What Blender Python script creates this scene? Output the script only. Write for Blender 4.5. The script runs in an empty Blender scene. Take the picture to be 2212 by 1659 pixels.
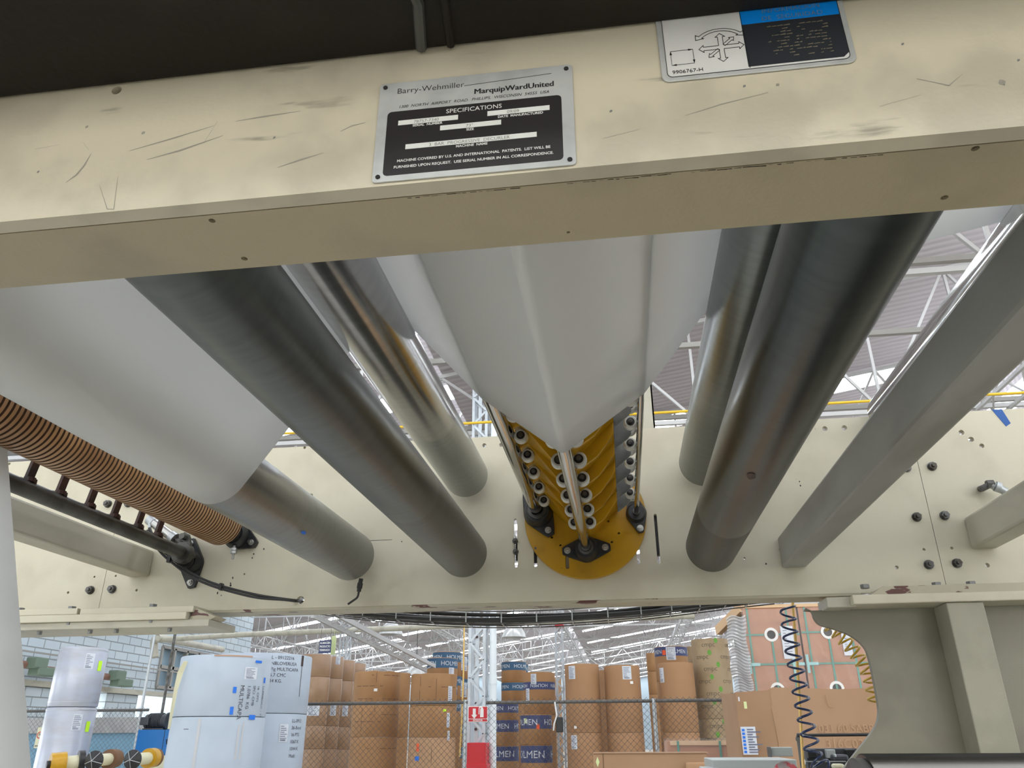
import bpy, bmesh, math, random
from math import sin, cos, pi, radians, hypot, atan2, sqrt, acos
from mathutils import Vector as V, Matrix
from mathutils.geometry import tessellate_polygon
random.seed(7)
S = bpy.context.scene
COL = S.collection

# ------------------------------------------------------------------ camera
yaw, pitch, roll, F_PX = -0.13243259, 0.42557672, -0.00598984, 1679.4
cy_, sy_, cp_, sp_, cr_, sr_ = cos(yaw), sin(yaw), cos(pitch), sin(pitch), cos(roll), sin(roll)
FWD = V((sy_*cp_, cy_*cp_, sp_)); R0 = V((cy_, -sy_, 0)); U0 = R0.cross(FWD)
RT = R0*cr_ + U0*sr_; UP = U0*cr_ - R0*sr_
CAM = V((0, 0, 1.6))
cd = bpy.data.cameras.new('camera'); cam = bpy.data.objects.new('camera', cd); COL.objects.link(cam)
cd.sensor_fit = 'HORIZONTAL'; cd.sensor_width = 36; cd.lens = F_PX/2212*36; cd.clip_start = .02; cd.clip_end = 300
cam.matrix_world = Matrix(((RT.x, UP.x, -FWD.x, CAM.x), (RT.y, UP.y, -FWD.y, CAM.y), (RT.z, UP.z, -FWD.z, CAM.z), (0, 0, 0, 1)))
S.camera = cam

def at(px, py, ax, v):
    """point where the sight line of a photo pixel meets the plane axis=v"""
    d = RT*((px-1106)/F_PX) - UP*((py-829.5)/F_PX) + FWD
    return CAM + d*((v-CAM[ax])/d[ax])

# ------------------------------------------------------------------ world, light, exposure
SKY = 14.0; PANEL = 11.0
w = bpy.data.worlds.new('daylight'); S.world = w; w.use_nodes = True
w.node_tree.nodes['Background'].inputs[0].default_value = (.93, .96, 1, 1)
w.node_tree.nodes['Background'].inputs[1].default_value = 6.0
S.view_settings.view_transform = 'Standard'; S.view_settings.look = 'None'
S.view_settings.gamma = 1; S.view_settings.use_curve_mapping = False
S.view_settings.exposure = -0.22
S.cycles.max_bounces = 7; S.cycles.diffuse_bounces = 4; S.cycles.glossy_bounces = 4
S.cycles.transmission_bounces = 4; S.cycles.transparent_max_bounces = 8
S.cycles.caustics_reflective = False; S.cycles.caustics_refractive = False
S.cycles.sample_clamp_indirect = 6

# ------------------------------------------------------------------ materials
M = {}
def mat(name, col, rough=.5, metal=0, col2=None, scale=8, lo=.45, hi=.6, stretch=(1, 1, 1), bump=0, bscale=60, bstretch=(1, 1, 1), emit=0, alpha=1, trans=0, spec=.5, col3=None, s3=30, lo3=.7, hi3=.72, st3=(1, 1, 1), rough2=None):
    m = bpy.data.materials.new(name); m.use_nodes = True; M[name] = m
    nt = m.node_tree; n = nt.nodes; l = nt.links; b = n['Principled BSDF']
    b.inputs['Base Color'].default_value = (*col, 1); b.inputs['Roughness'].default_value = rough
    b.inputs['Metallic'].default_value = metal; b.inputs['Specular IOR Level'].default_value = spec
    if trans: b.inputs['Transmission Weight'].default_value = trans
    if alpha < 1: b.inputs['Alpha'].default_value = alpha
    if emit:
        b.inputs['Emission Color'].default_value = (*col, 1); b.inputs['Emission Strength'].default_value = emit
    tc = None
    def noise(sc, st, det=4):
        nonlocal tc
        if tc is None: tc = n.new('ShaderNodeTexCoord')
        mp = n.new('ShaderNodeMapping'); mp.inputs['Scale'].default_value = st; l.new(tc.outputs['Object'], mp.inputs[0])
        t = n.new('ShaderNodeTexNoise'); t.inputs['Scale'].default_value = sc; t.inputs['Detail'].default_value = det
        l.new(mp.outputs[0], t.inputs['Vector']); return t.outputs['Fac']
    def ramp(o, a, c):
        r = n.new('ShaderNodeMapRange'); r.inputs[1].default_value = a; r.inputs[2].default_value = c; r.interpolation_type = 'SMOOTHSTEP'
        l.new(o, r.inputs[0]); return r.outputs[0]
    def mix(f, a, c):
        x = n.new('ShaderNodeMix'); x.data_type = 'RGBA'; l.new(f, x.inputs[0])
        if isinstance(a, tuple): x.inputs[6].default_value = (*a, 1)
        else: l.new(a, x.inputs[6])
        x.inputs[7].default_value = (*c, 1); return x.outputs[2]
    cur = col
    if col2:
        f = ramp(noise(scale, stretch), lo, hi); cur = mix(f, cur, col2)
        if rough2 is not None:
            q = n.new('ShaderNodeMapRange'); q.inputs[3].default_value = rough; q.inputs[4].default_value = rough2; l.new(f, q.inputs[0]); l.new(q.outputs[0], b.inputs['Roughness'])
    if col3: cur = mix(ramp(noise(s3, st3, 5), lo3, hi3), cur, col3)
    if not isinstance(cur, tuple): l.new(cur, b.inputs['Base Color'])
    if bump:
        bp = n.new('ShaderNodeBump'); bp.inputs['Strength'].default_value = bump; bp.inputs['Distance'].default_value = .002
        l.new(noise(bscale, bstretch), bp.inputs['Height']); l.new(bp.outputs[0], b.inputs['Normal'])
    return m

CREAM = (.60, .54, .405)
mat('cream_paint', CREAM, .38, col2=(.50, .445, .33), scale=5, lo=.48, hi=.72, bump=.12, bscale=220, col3=(.20, .17, .12), s3=26, lo3=.73, hi3=.78, st3=(1, 1, 3))
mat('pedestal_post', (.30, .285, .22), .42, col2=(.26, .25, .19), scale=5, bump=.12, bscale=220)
mat('pedestal_paint', (.20, .19, .14), .42, col2=(.17, .16, .12), scale=5, bump=.12, bscale=220)  # pedestal cream, post and leg, darkened in colour to offset the front light
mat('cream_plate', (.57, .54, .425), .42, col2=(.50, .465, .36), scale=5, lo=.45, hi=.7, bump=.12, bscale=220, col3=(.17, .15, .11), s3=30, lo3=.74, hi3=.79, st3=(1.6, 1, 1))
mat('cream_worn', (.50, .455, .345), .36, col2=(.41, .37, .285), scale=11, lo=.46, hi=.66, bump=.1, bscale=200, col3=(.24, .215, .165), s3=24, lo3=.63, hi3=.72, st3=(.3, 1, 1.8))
mat('cream_shaded', (.365, .31, .205), .42, col2=(.31, .265, .18), scale=6, lo=.5, hi=.7, bump=.15, bscale=240, col3=(.16, .13, .09), s3=24, lo3=.76, hi3=.8)  # darker cream copy for the beam underside, its shade put in the colour
mat('cream_chipped', (.42, .39, .29), .42, col2=(.10, .035, .03), scale=16, lo=.60, hi=.62, stretch=(.5, 1, 1.5), bump=.2)
mat('beam_paint', (.46, .44, .36), .4, col2=(.36, .34, .28), scale=7, lo=.45, hi=.7, stretch=(1, .35, 1), bump=.1, bscale=150, col3=(.10, .085, .07), s3=18, lo3=.74, hi3=.78, st3=(1, .5, 1))
mat('grey_beam_paint', (.32, .32, .29), .42, col2=(.24, .235, .205), scale=8, lo=.42, hi=.7, stretch=(1, .3, 1), bump=.12, bscale=150, col3=(.07, .06, .05), s3=14, lo3=.74, hi3=.78, st3=(1, .5, 1))
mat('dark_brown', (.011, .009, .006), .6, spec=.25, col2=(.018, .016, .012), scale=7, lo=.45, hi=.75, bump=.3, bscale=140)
mat('chrome', (.78, .78, .76), .07, 1, bump=.015, bscale=40)
mat('bar_steel', (.56, .55, .53), .09, 1, col2=(.40, .39, .37), scale=30, lo=.4, hi=.7, stretch=(1, .15, 1))
mat('steel', (.45, .45, .44), .32, 1)
mat('bolt_dull', (.22, .225, .23), .5, .4)
mat('dark_steel', (.13, .13, .13), .45, .7, col2=(.07, .065, .055), scale=20, lo=.4, hi=.65)
mat('bar_black', (.085, .087, .08), .42, .3, col2=(.05, .05, .045), scale=10)
mat('rust_brown', (.055, .022, .018), .55, col2=(.028, .017, .014), scale=20)
mat('cast_black', (.012, .014, .018), .38, bump=.3, bscale=120, col2=(.03, .03, .028), scale=20, lo=.55, hi=.7)
mat('yellow_paint', (.47, .255, .004), .36, col2=(.37, .19, .004), scale=10, lo=.45, hi=.75, col3=(.13, .08, .02), s3=30, lo3=.76, hi3=.8)
mat('yellow_pipe', (.72, .47, .02), .4)
mat('wheel_nylon', (.62, .62, .57), .4, col2=(.50, .50, .46), scale=30)
mat('grey_plate', (.13, .14, .14), .4, .3, col2=(.20, .205, .20), scale=10)
mat('roller_tan', (.40, .215, .09), .30, col2=(.30, .15, .06), scale=6, lo=.45, hi=.7, spec=.6, bump=.08, bscale=90)
mat('groove_dark', (.06, .028, .012), .7)
mat('black', (.010, .010, .012), .42)
mat('rubber', (.018, .018, .02), .5)
mat('hole_dark', (.01, .009, .008), .8)
mat('white', (.80, .80, .78), .5)
mat('plate_metal', (.50, .51, .50), .42, .35, col2=(.40, .41, .40), scale=25, lo=.4, hi=.7)
mat('plate_edge', (.62, .63, .62), .3, .8)
mat('plate_black', (.018, .016, .016), .35)
mat('plate_text', (.62, .63, .60), .4)
mat('stamp_grey', (.16, .16, .155), .5)
mat('sign_white', (.56, .56, .54), .4, col2=(.44, .44, .43), scale=14, lo=.4, hi=.75)
mat('sign_blue', (.0, .19, .62), .35)
mat('sign_dark', (.018, .021, .026), .35)
mat('worn_gold', (.13, .11, .075), .5)
mat('kraft', (.36, .195, .095), .72, col2=(.32, .17, .08), scale=1.6, lo=.4, hi=.7)
mat('kraft_pale', (.44, .26, .14), .7, col2=(.38, .22, .12), scale=1.4, lo=.4, hi=.7)
mat('kraft_film', (.37, .235, .145), .26, col2=(.31, .19, .11), scale=1.5, lo=.4, hi=.7, bump=.5, bscale=3, bstretch=(1, 1, .5))
mat('kraft_old', (.36, .19, .08), .7, col2=(.28, .135, .05), scale=1.5, lo=.4, hi=.75)
mat('kraft_olive', (.34, .25, .15), .75, col2=(.30, .215, .125), scale=2)
mat('kraft_print', (.16, .085, .045), .8)
mat('paper_white', (.44, .505, .59), .5, col2=(.40, .46, .54), scale=2, lo=.4, hi=.7, spec=.3)
mat('paper_smudge', (.50, .51, .53), .6)
mat('silver_wrap', (.43, .46, .55), .25, .1, col2=(.40, .41, .45), scale=3, stretch=(1, 1, 3), lo=.4, hi=.7, bump=.3, bscale=12)
mat('label_white', (.62, .66, .72), .5)
mat('label_print', (.13, .14, .22), .6)
mat('marker', (.05, .05, .07), .7)
mat('tape_blue', (.01, .16, .70), .5)
mat('neon', (.55, .90, .02), .5)
mat('note_green', (.62, .70, .35), .6)
mat('orange_mark', (.80, .10, .02), .5)
mat('holmen_blue', (.035, .10, .19), .55)
mat('holmen_indigo', (.045, .06, .16), .55)
mat('band_text', (.62, .66, .70), .6)
mat('band_text_tan', (.42, .28, .20), .6)
mat('leaf_green', (.12, .30, .04), .6)
mat('grey_text', (.13, .10, .07), .7)
mat('cardboard', (.37, .225, .13), .75, col2=(.33, .195, .11), scale=1.5, lo=.4, hi=.7)
mat('cardboard_edge', (.42, .26, .15), .8)
mat('plywood', (.42, .20, .11), .6, col2=(.35, .16, .085), scale=4, lo=.4, hi=.7, stretch=(.6, 1, 3))
mat('timber', (.62, .42, .25), .7)
mat('strap_green', (.06, .25, .19), .4)
mat('clip_aqua', (.30, .56, .56), .5)
mat('film', (.80, .80, .84), .12, alpha=.12, bump=1.0, bscale=14, bstretch=(1, 1, .6))
mat('film_folds', (.62, .61, .61), .16, alpha=.75, bump=.6, bscale=30)
mat('safety_red', (.55, .008, .018), .4)
mat('white_paint', (.56, .61, .66), .4, col2=(.48, .51, .54), scale=3)
mat('truss_white', (.46, .455, .455), .5)
mat('truss_grey', (.40, .40, .40), .5)
mat('galv', (.42, .45, .47), .35, .6)
mat('wire', (.10, .09, .085), .5, .4)
mat('fence_rail', (.13, .125, .12), .5, .4)
mat('hose_blue', (.010, .022, .075), .25)
mat('hose_yellow', (.50, .33, .035), .25)
mat('brass_pipe', (.62, .40, .12), .3, .2)
mat('cabinet_grey', (.36, .39, .38), .45)
mat('cabinet_blue', (.005, .15, .46), .4)
mat('machine_cream', (.62, .60, .42), .45)
mat('motor_dark', (.06, .065, .075), .45, .3)
mat('lamp_dome', (.62, .63, .63), .3, .3)
mat('wall_paint', (.40, .48, .54), .7)
mat('wall_lower', (.17, .32, .44), .7)
mat('band_grey', (.37, .37, .37), .6, col2=(.30, .30, .30), scale=3)
mat('concrete', (.46, .435, .38), .6, col2=(.40, .375, .33), scale=1.5)
mat('fluted', (.11, .11, .11), .25, 1)
mat('glass_blue', (.28, .40, .48), .25, alpha=.93)
mat('tape_old_blue', (.02, .10, .36), .6, col2=(.45, .41, .32), scale=28, lo=.58, hi=.6)
mat('skylight', (.88, .945, 1.0), .5, emit=PANEL)
mat('front_fill_panel', (1.0, .97, .90), .5, emit=5.2)  # emissive panel added as fill light from behind the camera
mat('tube_lamp', (1, .93, .82), .5, emit=6)
mat('hole_black', (.03, .03, .03), .7)
mat('pvc_white', (.72, .78, .82), .35)
mat('hang_grey', (.30, .29, .27), .5)
mat('worn_red', (.40, .05, .06), .6, col2=(.30, .25, .24), scale=30, lo=.45, hi=.55)
mat('bracket_green', (.15, .21, .16), .6)
mat('tube_brown', (.24, .13, .10), .6)
mat('scratch', (.25, .235, .195), .6)
mat('lever', (.62, .62, .62), .3, .6)

def roller_mat(name, c_work, c_end, y0, rw, re, base_noise=.25, y1=None):
    """steel roller: worn polished face, duller band towards the end beyond the web (object Y from the root)"""
    m = mat(name, c_work, rw, 1); nt = m.node_tree; n = nt.nodes; l = nt.links; b = n['Principled BSDF']
    tc = n.new('ShaderNodeTexCoord'); mp = n.new('ShaderNodeMapping'); mp.inputs['Scale'].default_value = (1.2, 9, 1.2)
    l.new(tc.outputs['Object'], mp.inputs[0]); t = n.new('ShaderNodeTexNoise'); t.inputs['Scale'].default_value = 6; t.inputs['Detail'].default_value = 5
    l.new(mp.outputs[0], t.inputs['Vector'])
    sx = n.new('ShaderNodeSeparateXYZ'); l.new(tc.outputs['Object'], sx.inputs[0])
    mr = n.new('ShaderNodeMapRange'); mr.inputs[1].default_value = y0-.012; mr.inputs[2].default_value = y0+.012; mr.interpolation_type = 'SMOOTHSTEP'
    l.new(sx.outputs['Y'], mr.inputs[0])
    mx = n.new('ShaderNodeMix'); mx.data_type = 'RGBA'; l.new(mr.outputs[0], mx.inputs[0]); mx.inputs[6].default_value = (*c_work, 1); mx.inputs[7].default_value = (*c_end, 1)
    m2 = n.new('ShaderNodeMix'); m2.data_type = 'RGBA'; m2.blend_type = 'MULTIPLY'; m2.inputs[0].default_value = base_noise
    l.new(mx.outputs[2], m2.inputs[6]); cr = n.new('ShaderNodeValToRGB'); cr.color_ramp.elements[0].position = .35; cr.color_ramp.elements[1].position = .65
    cr.color_ramp.elements[0].color = (.45, .45, .42, 1)
    l.new(t.outputs['Fac'], cr.inputs[0]); l.new(cr.outputs[0], m2.inputs[7]); l.new(m2.outputs[2], b.inputs['Base Color'])
    rr = n.new('ShaderNodeMapRange'); l.new(mr.outputs[0], rr.inputs[0]); rr.inputs[3].default_value = rw; rr.inputs[4].default_value = re
    l.new(rr.outputs[0], b.inputs['Roughness']); return m

# ------------------------------------------------------------------ mesh builder
def best_fill(loops, flat):
    def area(lp): return abs(sum(lp[i][0]*lp[(i+1) % len(lp)][1]-lp[(i+1) % len(lp)][0]*lp[i][1] for i in range(len(lp))))/2
    want = area(loops[0])-sum(area(l) for l in loops[1:]); best = None
    for mode in (0, 1, 2):
        if mode < 2:
            bm = bmesh.new(); bv = [bm.verts.new((p[0], p[1], 0)) for p in flat]; o = 0
            for lp in loops:
                for i in range(len(lp)): bm.edges.new((bv[o+i], bv[o+(i+1) % len(lp)]))
                o += len(lp)
            bm.verts.index_update(); bmesh.ops.triangle_fill(bm, use_beauty=mode == 0, use_dissolve=False, edges=bm.edges[:], normal=(0, 0, 1))
            tri = [tuple(v.index for v in f.verts) for f in bm.faces]; bm.free()
        else: tri = [tuple(t) for t in tessellate_polygon([[V((p[0], p[1], 0)) for p in lp] for lp in loops])]
        err = abs(sum(area([flat[i] for i in t]) for t in tri)-want)/want
        if best is None or err < best[0]: best = (err, tri)
        if err < 1e-4: break
    if best[0] > 1e-4: print('FILL', best[0])
    return best[1]
class MB:
    def __init__(s): s.v = []; s.f = []; s.mi = []
    def add(s, vs, fs, mi=0):
        o = len(s.v); s.v += [tuple(p) for p in vs]; s.f += [tuple(i+o for i in f) for f in fs]; s.mi += [mi]*len(fs); return s
    def box(s, x0, x1, y0, y1, z0, z1, mi=0):
        return s.add([(x, y, z) for z in (z0, z1) for y in (y0, y1) for x in (x0, x1)],
                     [(0, 2, 3, 1), (4, 5, 7, 6), (0, 1, 5, 4), (2, 6, 7, 3), (0, 4, 6, 2), (1, 3, 7, 5)], mi)
    def bar(s, a, b, wx, wz, up=(0, 0, 1)):
        a, b = V(a), V(b); d = (b-a).normalized(); u = V(up)
        if abs(d.dot(u)) > .95: u = V((1, 0, 0))
        r = d.cross(u).normalized(); u = r.cross(d)
        vs = [p + r*sx*wx/2 + u*sz*wz/2 for p in (a, b) for sx, sz in ((-1, -1), (1, -1), (1, 1), (-1, 1))]
        return s.add(vs, [(0, 1, 2, 3), (7, 6, 5, 4), (0, 4, 5, 1), (1, 5, 6, 2), (2, 6, 7, 3), (3, 7, 4, 0)])
    def tube(s, pts, r, n=10, cap=True, closed=False):
        pts = [V(p) for p in pts]; vs = []; fs = []; N = len(pts); pr = None
        for i, p in enumerate(pts):
            d = (pts[min(i+1, N-1)] - pts[max(i-1, 0)]).normalized()
            if pr is None:
                u = V((0, 0, 1)) if abs(d.z) < .9 else V((1, 0, 0)); pr = d.cross(u).normalized()
            pr = (pr - d*pr.dot(d)).normalized(); q = d.cross(pr)
            rr = r[i] if isinstance(r, (list, tuple)) else r
            vs += [p + (pr*cos(2*pi*k/n) + q*sin(2*pi*k/n))*rr for k in range(n)]
        for i in range(N-1):
            fs += [(i*n+k, i*n+(k+1) % n, (i+1)*n+(k+1) % n, (i+1)*n+k) for k in range(n)]
        if cap: fs += [tuple(range(n))[::-1], tuple((N-1)*n+k for k in range(n))]
        return s.add(vs, fs)
    def cyl(s, a, b, r, n=32, r2=None, bev=0):
        a, b = V(a), V(b); r2 = r if r2 is None else r2
        if bev:
            d = (b-a).normalized(); return s.tube([a, a, a+d*bev*.3, a+d*bev, b-d*bev, b-d*bev*.3, b, b], [0.0001, r-bev, r-bev*.3, r, r2, r2-bev*.3, r2-bev, .0001], n) if False else s.tube([a, a+d*bev*.3, a+d*bev, b-d*bev, b-d*bev*.3, b], [r-bev, r-bev*.3, r, r2, r2-bev*.3, r2-bev], n)
        return s.tube([a, b], [r, r2], n)
    def prism(s, outer, a, b, holes=(), plane='XZ', mi=0):
        if holes:
            o2 = []
            for i in range(len(outer)):
                a_, b_ = outer[i], outer[(i+1) % len(outer)]; m_ = max(1, min(60, int(hypot(b_[0]-a_[0], b_[1]-a_[1])/.12)))
                o2 += [(a_[0]+(b_[0]-a_[0])*k/m_, a_[1]+(b_[1]-a_[1])*k/m_) for k in range(m_)]
            outer = o2
        loops = [list(outer)] + [list(h) for h in holes]
        flat = [p for lp in loops for p in lp]; n = len(flat)
        tri = best_fill(loops, flat) if holes else tessellate_polygon([[V((p[0], p[1], 0)) for p in lp] for lp in loops])
        def mk(p, t):
            return {'XZ': (p[0], t, p[1]), 'XY': (p[0], p[1], t), 'YZ': (t, p[0], p[1])}[plane]
        vs = [mk(p, a) for p in flat] + [mk(p, b) for p in flat]; fs = []
        for t in tri: fs += [tuple(t), tuple(i+n for i in t)[::-1]]
        o = 0
        for lp in loops:
            k = len(lp); fs += [(o+i, o+(i+1) % k, o+(i+1) % k+n, o+i+n) for i in range(k)]; o += k
        return s.add(vs, fs, mi)
    def ring(s, c, axis, r0, r1, h, n=32):
        """annulus solid from c along axis by h"""
        c = V(c); d = V(axis).normalized(); u = V((0, 0, 1)) if abs(d.z) < .9 else V((1, 0, 0)); p = d.cross(u).normalized(); q = d.cross(p); vs = []
        for (r, t) in ((r0, 0), (r1, 0), (r1, h), (r0, h)):
            vs += [c + d*t + (p*cos(2*pi*k/n)+q*sin(2*pi*k/n))*r for k in range(n)]
        fs = [(j*n+k, j*n+(k+1) % n, ((j+1) % 4)*n+(k+1) % n, ((j+1) % 4)*n+k) for j in range(4) for k in range(n)]
        return s.add(vs, fs)
    def build(s, name, m, parent=None, smooth=True, label=None, origin=None, bevel=0):
        me = bpy.data.meshes.new(name)
        if parent is not None: off = WL[parent]
        elif origin is not None: off = V(origin)
        else:
            xs = [p[0] for p in s.v]; ys = [p[1] for p in s.v]; zs = [p[2] for p in s.v]
            off = V(((min(xs)+max(xs))/2, (min(ys)+max(ys))/2, min(zs)))
        me.from_pydata([tuple(V(p)-off) for p in s.v], [], s.f)
        bm = bmesh.new(); bm.from_mesh(me); bmesh.ops.remove_doubles(bm, verts=bm.verts, dist=1e-6); bmesh.ops.recalc_face_normals(bm, faces=bm.faces)
        bm.to_mesh(me); bm.free()
        ms = m if isinstance(m, (list, tuple)) else [m]
        for q in ms: me.materials.append(M[q])
        if len(ms) > 1 and len(me.polygons) == len(s.mi):
            for p, i in zip(me.polygons, s.mi): p.material_index = i
        if smooth:
            me.polygons.foreach_set('use_smooth', [True]*len(me.polygons)); me.set_sharp_from_angle(angle=radians(32))
        o = bpy.data.objects.new(name, me); COL.objects.link(o)
        if parent is not None: o.parent = parent; WL[o] = WL[parent]
        else: o.location = off; WL[o] = off
        if bevel:
            b = o.modifiers.new('edge', 'BEVEL'); b.width = bevel; b.segments = 2; b.limit_method = 'ANGLE'; b.angle_limit = radians(40); b.harden_normals = smooth
        if label: o['label'] = label
        return o
WL = {}
def tag(o, label, cat, group=None):
    o['label'] = label; o['category'] = cat
    if group: o['group'] = group
    return o
def struct(o): o['kind'] = 'structure'; return o
def thing(name, loc, label, cat, group=None):
    o = bpy.data.objects.new(name, None); COL.objects.link(o); o.location = loc; WL[o] = V(loc); o.empty_display_size = .05
    return tag(o, label, cat, group)
def circle(x, z, r, n=20, a0=0): return [(x+r*cos(a0+2*pi*k/n), z+r*sin(a0+2*pi*k/n)) for k in range(n)]
def slot(x, z0, z1, r, tilt=0, n=8):
    return [(x+tilt+r*cos(pi*k/n), z1-r+r*sin(pi*k/n)) for k in range(n+1)] + [(x+r*cos(pi+pi*k/n), z0+r+r*sin(pi+pi*k/n)) for k in range(n+1)]
_tc = {}
def text2d(body, size, align='LEFT', shear=0, bold=0):
    """flat text as triangles in (u, v)"""
    k = (body, size, align, shear, bold)
    if k not in _tc:
        c = bpy.data.curves.new('t', 'FONT'); c.body = body; c.size = size; c.align_x = align; c.shear = shear; c.offset = bold; c.resolution_u = 3
        o = bpy.data.objects.new('t', c); COL.objects.link(o); dg = bpy.context.evaluated_depsgraph_get(); me = bpy.data.meshes.new_from_object(o.evaluated_get(dg))
        _tc[k] = ([tuple(v.co) for v in me.vertices], [tuple(p.vertices) for p in me.polygons])
        bpy.data.objects.remove(o); bpy.data.meshes.remove(me)
    return _tc[k]
def text_w(body, size, **kw):
    v, f = text2d(body, size, **kw); return max(p[0] for p in v)-min(p[0] for p in v)

# ------------------------------------------------------------------ building shell
YN0, YN1 = .445, .535            # near side frame
YF = 2.5                         # face of far side frame
ZB, ZT = 1.970, 2.548            # bottom and top of side frames
XW, XE = -15.0, 45.0; YB, YE = -14.0, 110.0
XL = XW-24.0; YX = 31.5   # beyond YX the hall is wider on the left
mb = MB().box(XL-1, XE+1, YB, YE, -.2, 0); struct(mb.build('floor', 'concrete', smooth=False))
# left block wall with loading openings between pillars
def brick_mat():
    m = mat('block_wall', (.62, .68, .72), .7); n = m.node_tree.nodes; l = m.node_tree.links
    tc = n.new('ShaderNodeTexCoord'); sp = n.new('ShaderNodeSeparateXYZ'); cb = n.new('ShaderNodeCombineXYZ'); l.new(tc.outputs['Object'], sp.inputs[0]); l.new(sp.outputs['Y'], cb.inputs[0]); l.new(sp.outputs['Z'], cb.inputs[1])
    b = n.new('ShaderNodeTexBrick'); b.inputs['Scale'].default_value = 1; b.inputs['Brick Width'].default_value = .62; b.inputs['Row Height'].default_value = .235
    b.inputs['Mortar Size'].default_value = .016; b.inputs['Color1'].default_value = (.50, .58, .64, 1); b.inputs['Color2'].default_value = (.56, .63, .68, 1); b.inputs['Mortar'].default_value = (.24, .27, .29, 1)
    l.new(cb.outputs[0], b.inputs['Vector']); l.new(b.outputs[0], n['Principled BSDF'].inputs['Base Color'])
brick_mat()
zl = 2.85
holes = [[(y0, .9), (y1, .9), (y1, zl), (y0, zl)] for y0, y1 in ((-8, -2), (0, 6), (7.5, 12.5), (14, 19.1), (20.4, 22.6), (24.2, 28.5))]  # first three openings lie out of view, added to let daylight in
WY0 = at(343, 1440, 0, XW).y; WY1 = min(31.0, at(470, 1440, 0, XW).y); WZ0 = max(3.12, at(400, 1492, 0, XW).z); WZ1 = at(343, 1395, 0, XW).z
holes.append([(WY0, WZ0), (WY1, WZ0), (WY1, WZ1), (WY0, WZ1)])
print('WIN', WY0, WY1, WZ0, WZ1)
mb = MB().prism([(YB, 0), (YX, 0), (YX, 9.9), (YB, 9.9)], XW-.3, XW, holes, 'YZ'); struct(mb.build('wall_left', 'block_wall', smooth=False, origin=(XW, 0, 0)))
for nm, b in (('wall_right', (XE, XE+.3, YB, YE, 0, 12)), ('wall_back', (XL, XE, YE, YE+.3, 0, 12)), ('wall_far_left', (XL-.3, XL, YX, YE, 0, 12)), ('wall_step', (XL, XW-.3, YX-.3, YX, 0, 9.9)), ('wall_front', (XW, XE, YB-.3, YB, 0, 12))):
    struct(MB().box(*b).build(nm, 'wall_paint', smooth=False))
# blue factory window in the left wall
wf = MB()
for k in range(6): y = WY0+(WY1-WY0)*k/5; wf.box(XW-.08, XW+.06, y-.05, y+.05, WZ0, WZ1)
for z in (WZ0, (WZ0+WZ1)/2, WZ1): wf.box(XW-.08, XW+.06, WY0, WY1, z-.05, z+.05)
wo = struct(wf.build('window_1', 'hang_grey', smooth=False)); MB().box(XW-.16, XW-.14, WY0, WY1, WZ0, WZ1).build('pane', 'glass_blue', wo, False)
# beige stone course under the lintel of the openings
struct(MB().box(XW, XW+.12, 13, 31, zl-.02, zl+.12).build('trim_1', 'beam_paint', smooth=False))

# saw-tooth roof
def roof_mat(nm, c1, c2, ax):
    m = mat(nm, c1, .65); n = m.node_tree.nodes; l = m.node_tree.links
    tc = n.new('ShaderNodeTexCoord'); wv = n.new('ShaderNodeTexWave'); wv.bands_direction = ax; wv.inputs['Scale'].default_value = 1.6; wv.inputs['Distortion'].default_value = .3
    l.new(tc.outputs['Object'], wv.inputs['Vector']); mx = n.new('ShaderNodeMix'); mx.data_type = 'RGBA'; mx.inputs[6].default_value = (*c1, 1); mx.inputs[7].default_value = (*c2, 1)
    l.new(wv.outputs['Fac'], mx.inputs[0]); l.new(mx.outputs[2], n['Principled BSDF'].inputs['Base Color'])
    bp = n.new('ShaderNodeBump'); bp.inputs['Strength'].default_value = .6; bp.inputs['Distance'].default_value = .04; l.new(wv.outputs['Fac'], bp.inputs['Height']); l.new(bp.outputs[0], n['Principled BSDF'].inputs['Normal'])
roof_mat('roof_sheet', (.50, .455, .475), (.42, .38, .40), 'Y')
TW, RISE, ZE = 12.0, 2.0, 7.7
roof_z = lambda x: ZE + RISE*(((x-XW) % TW)/TW) + .02
wn = 2
SKYL = []
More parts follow.
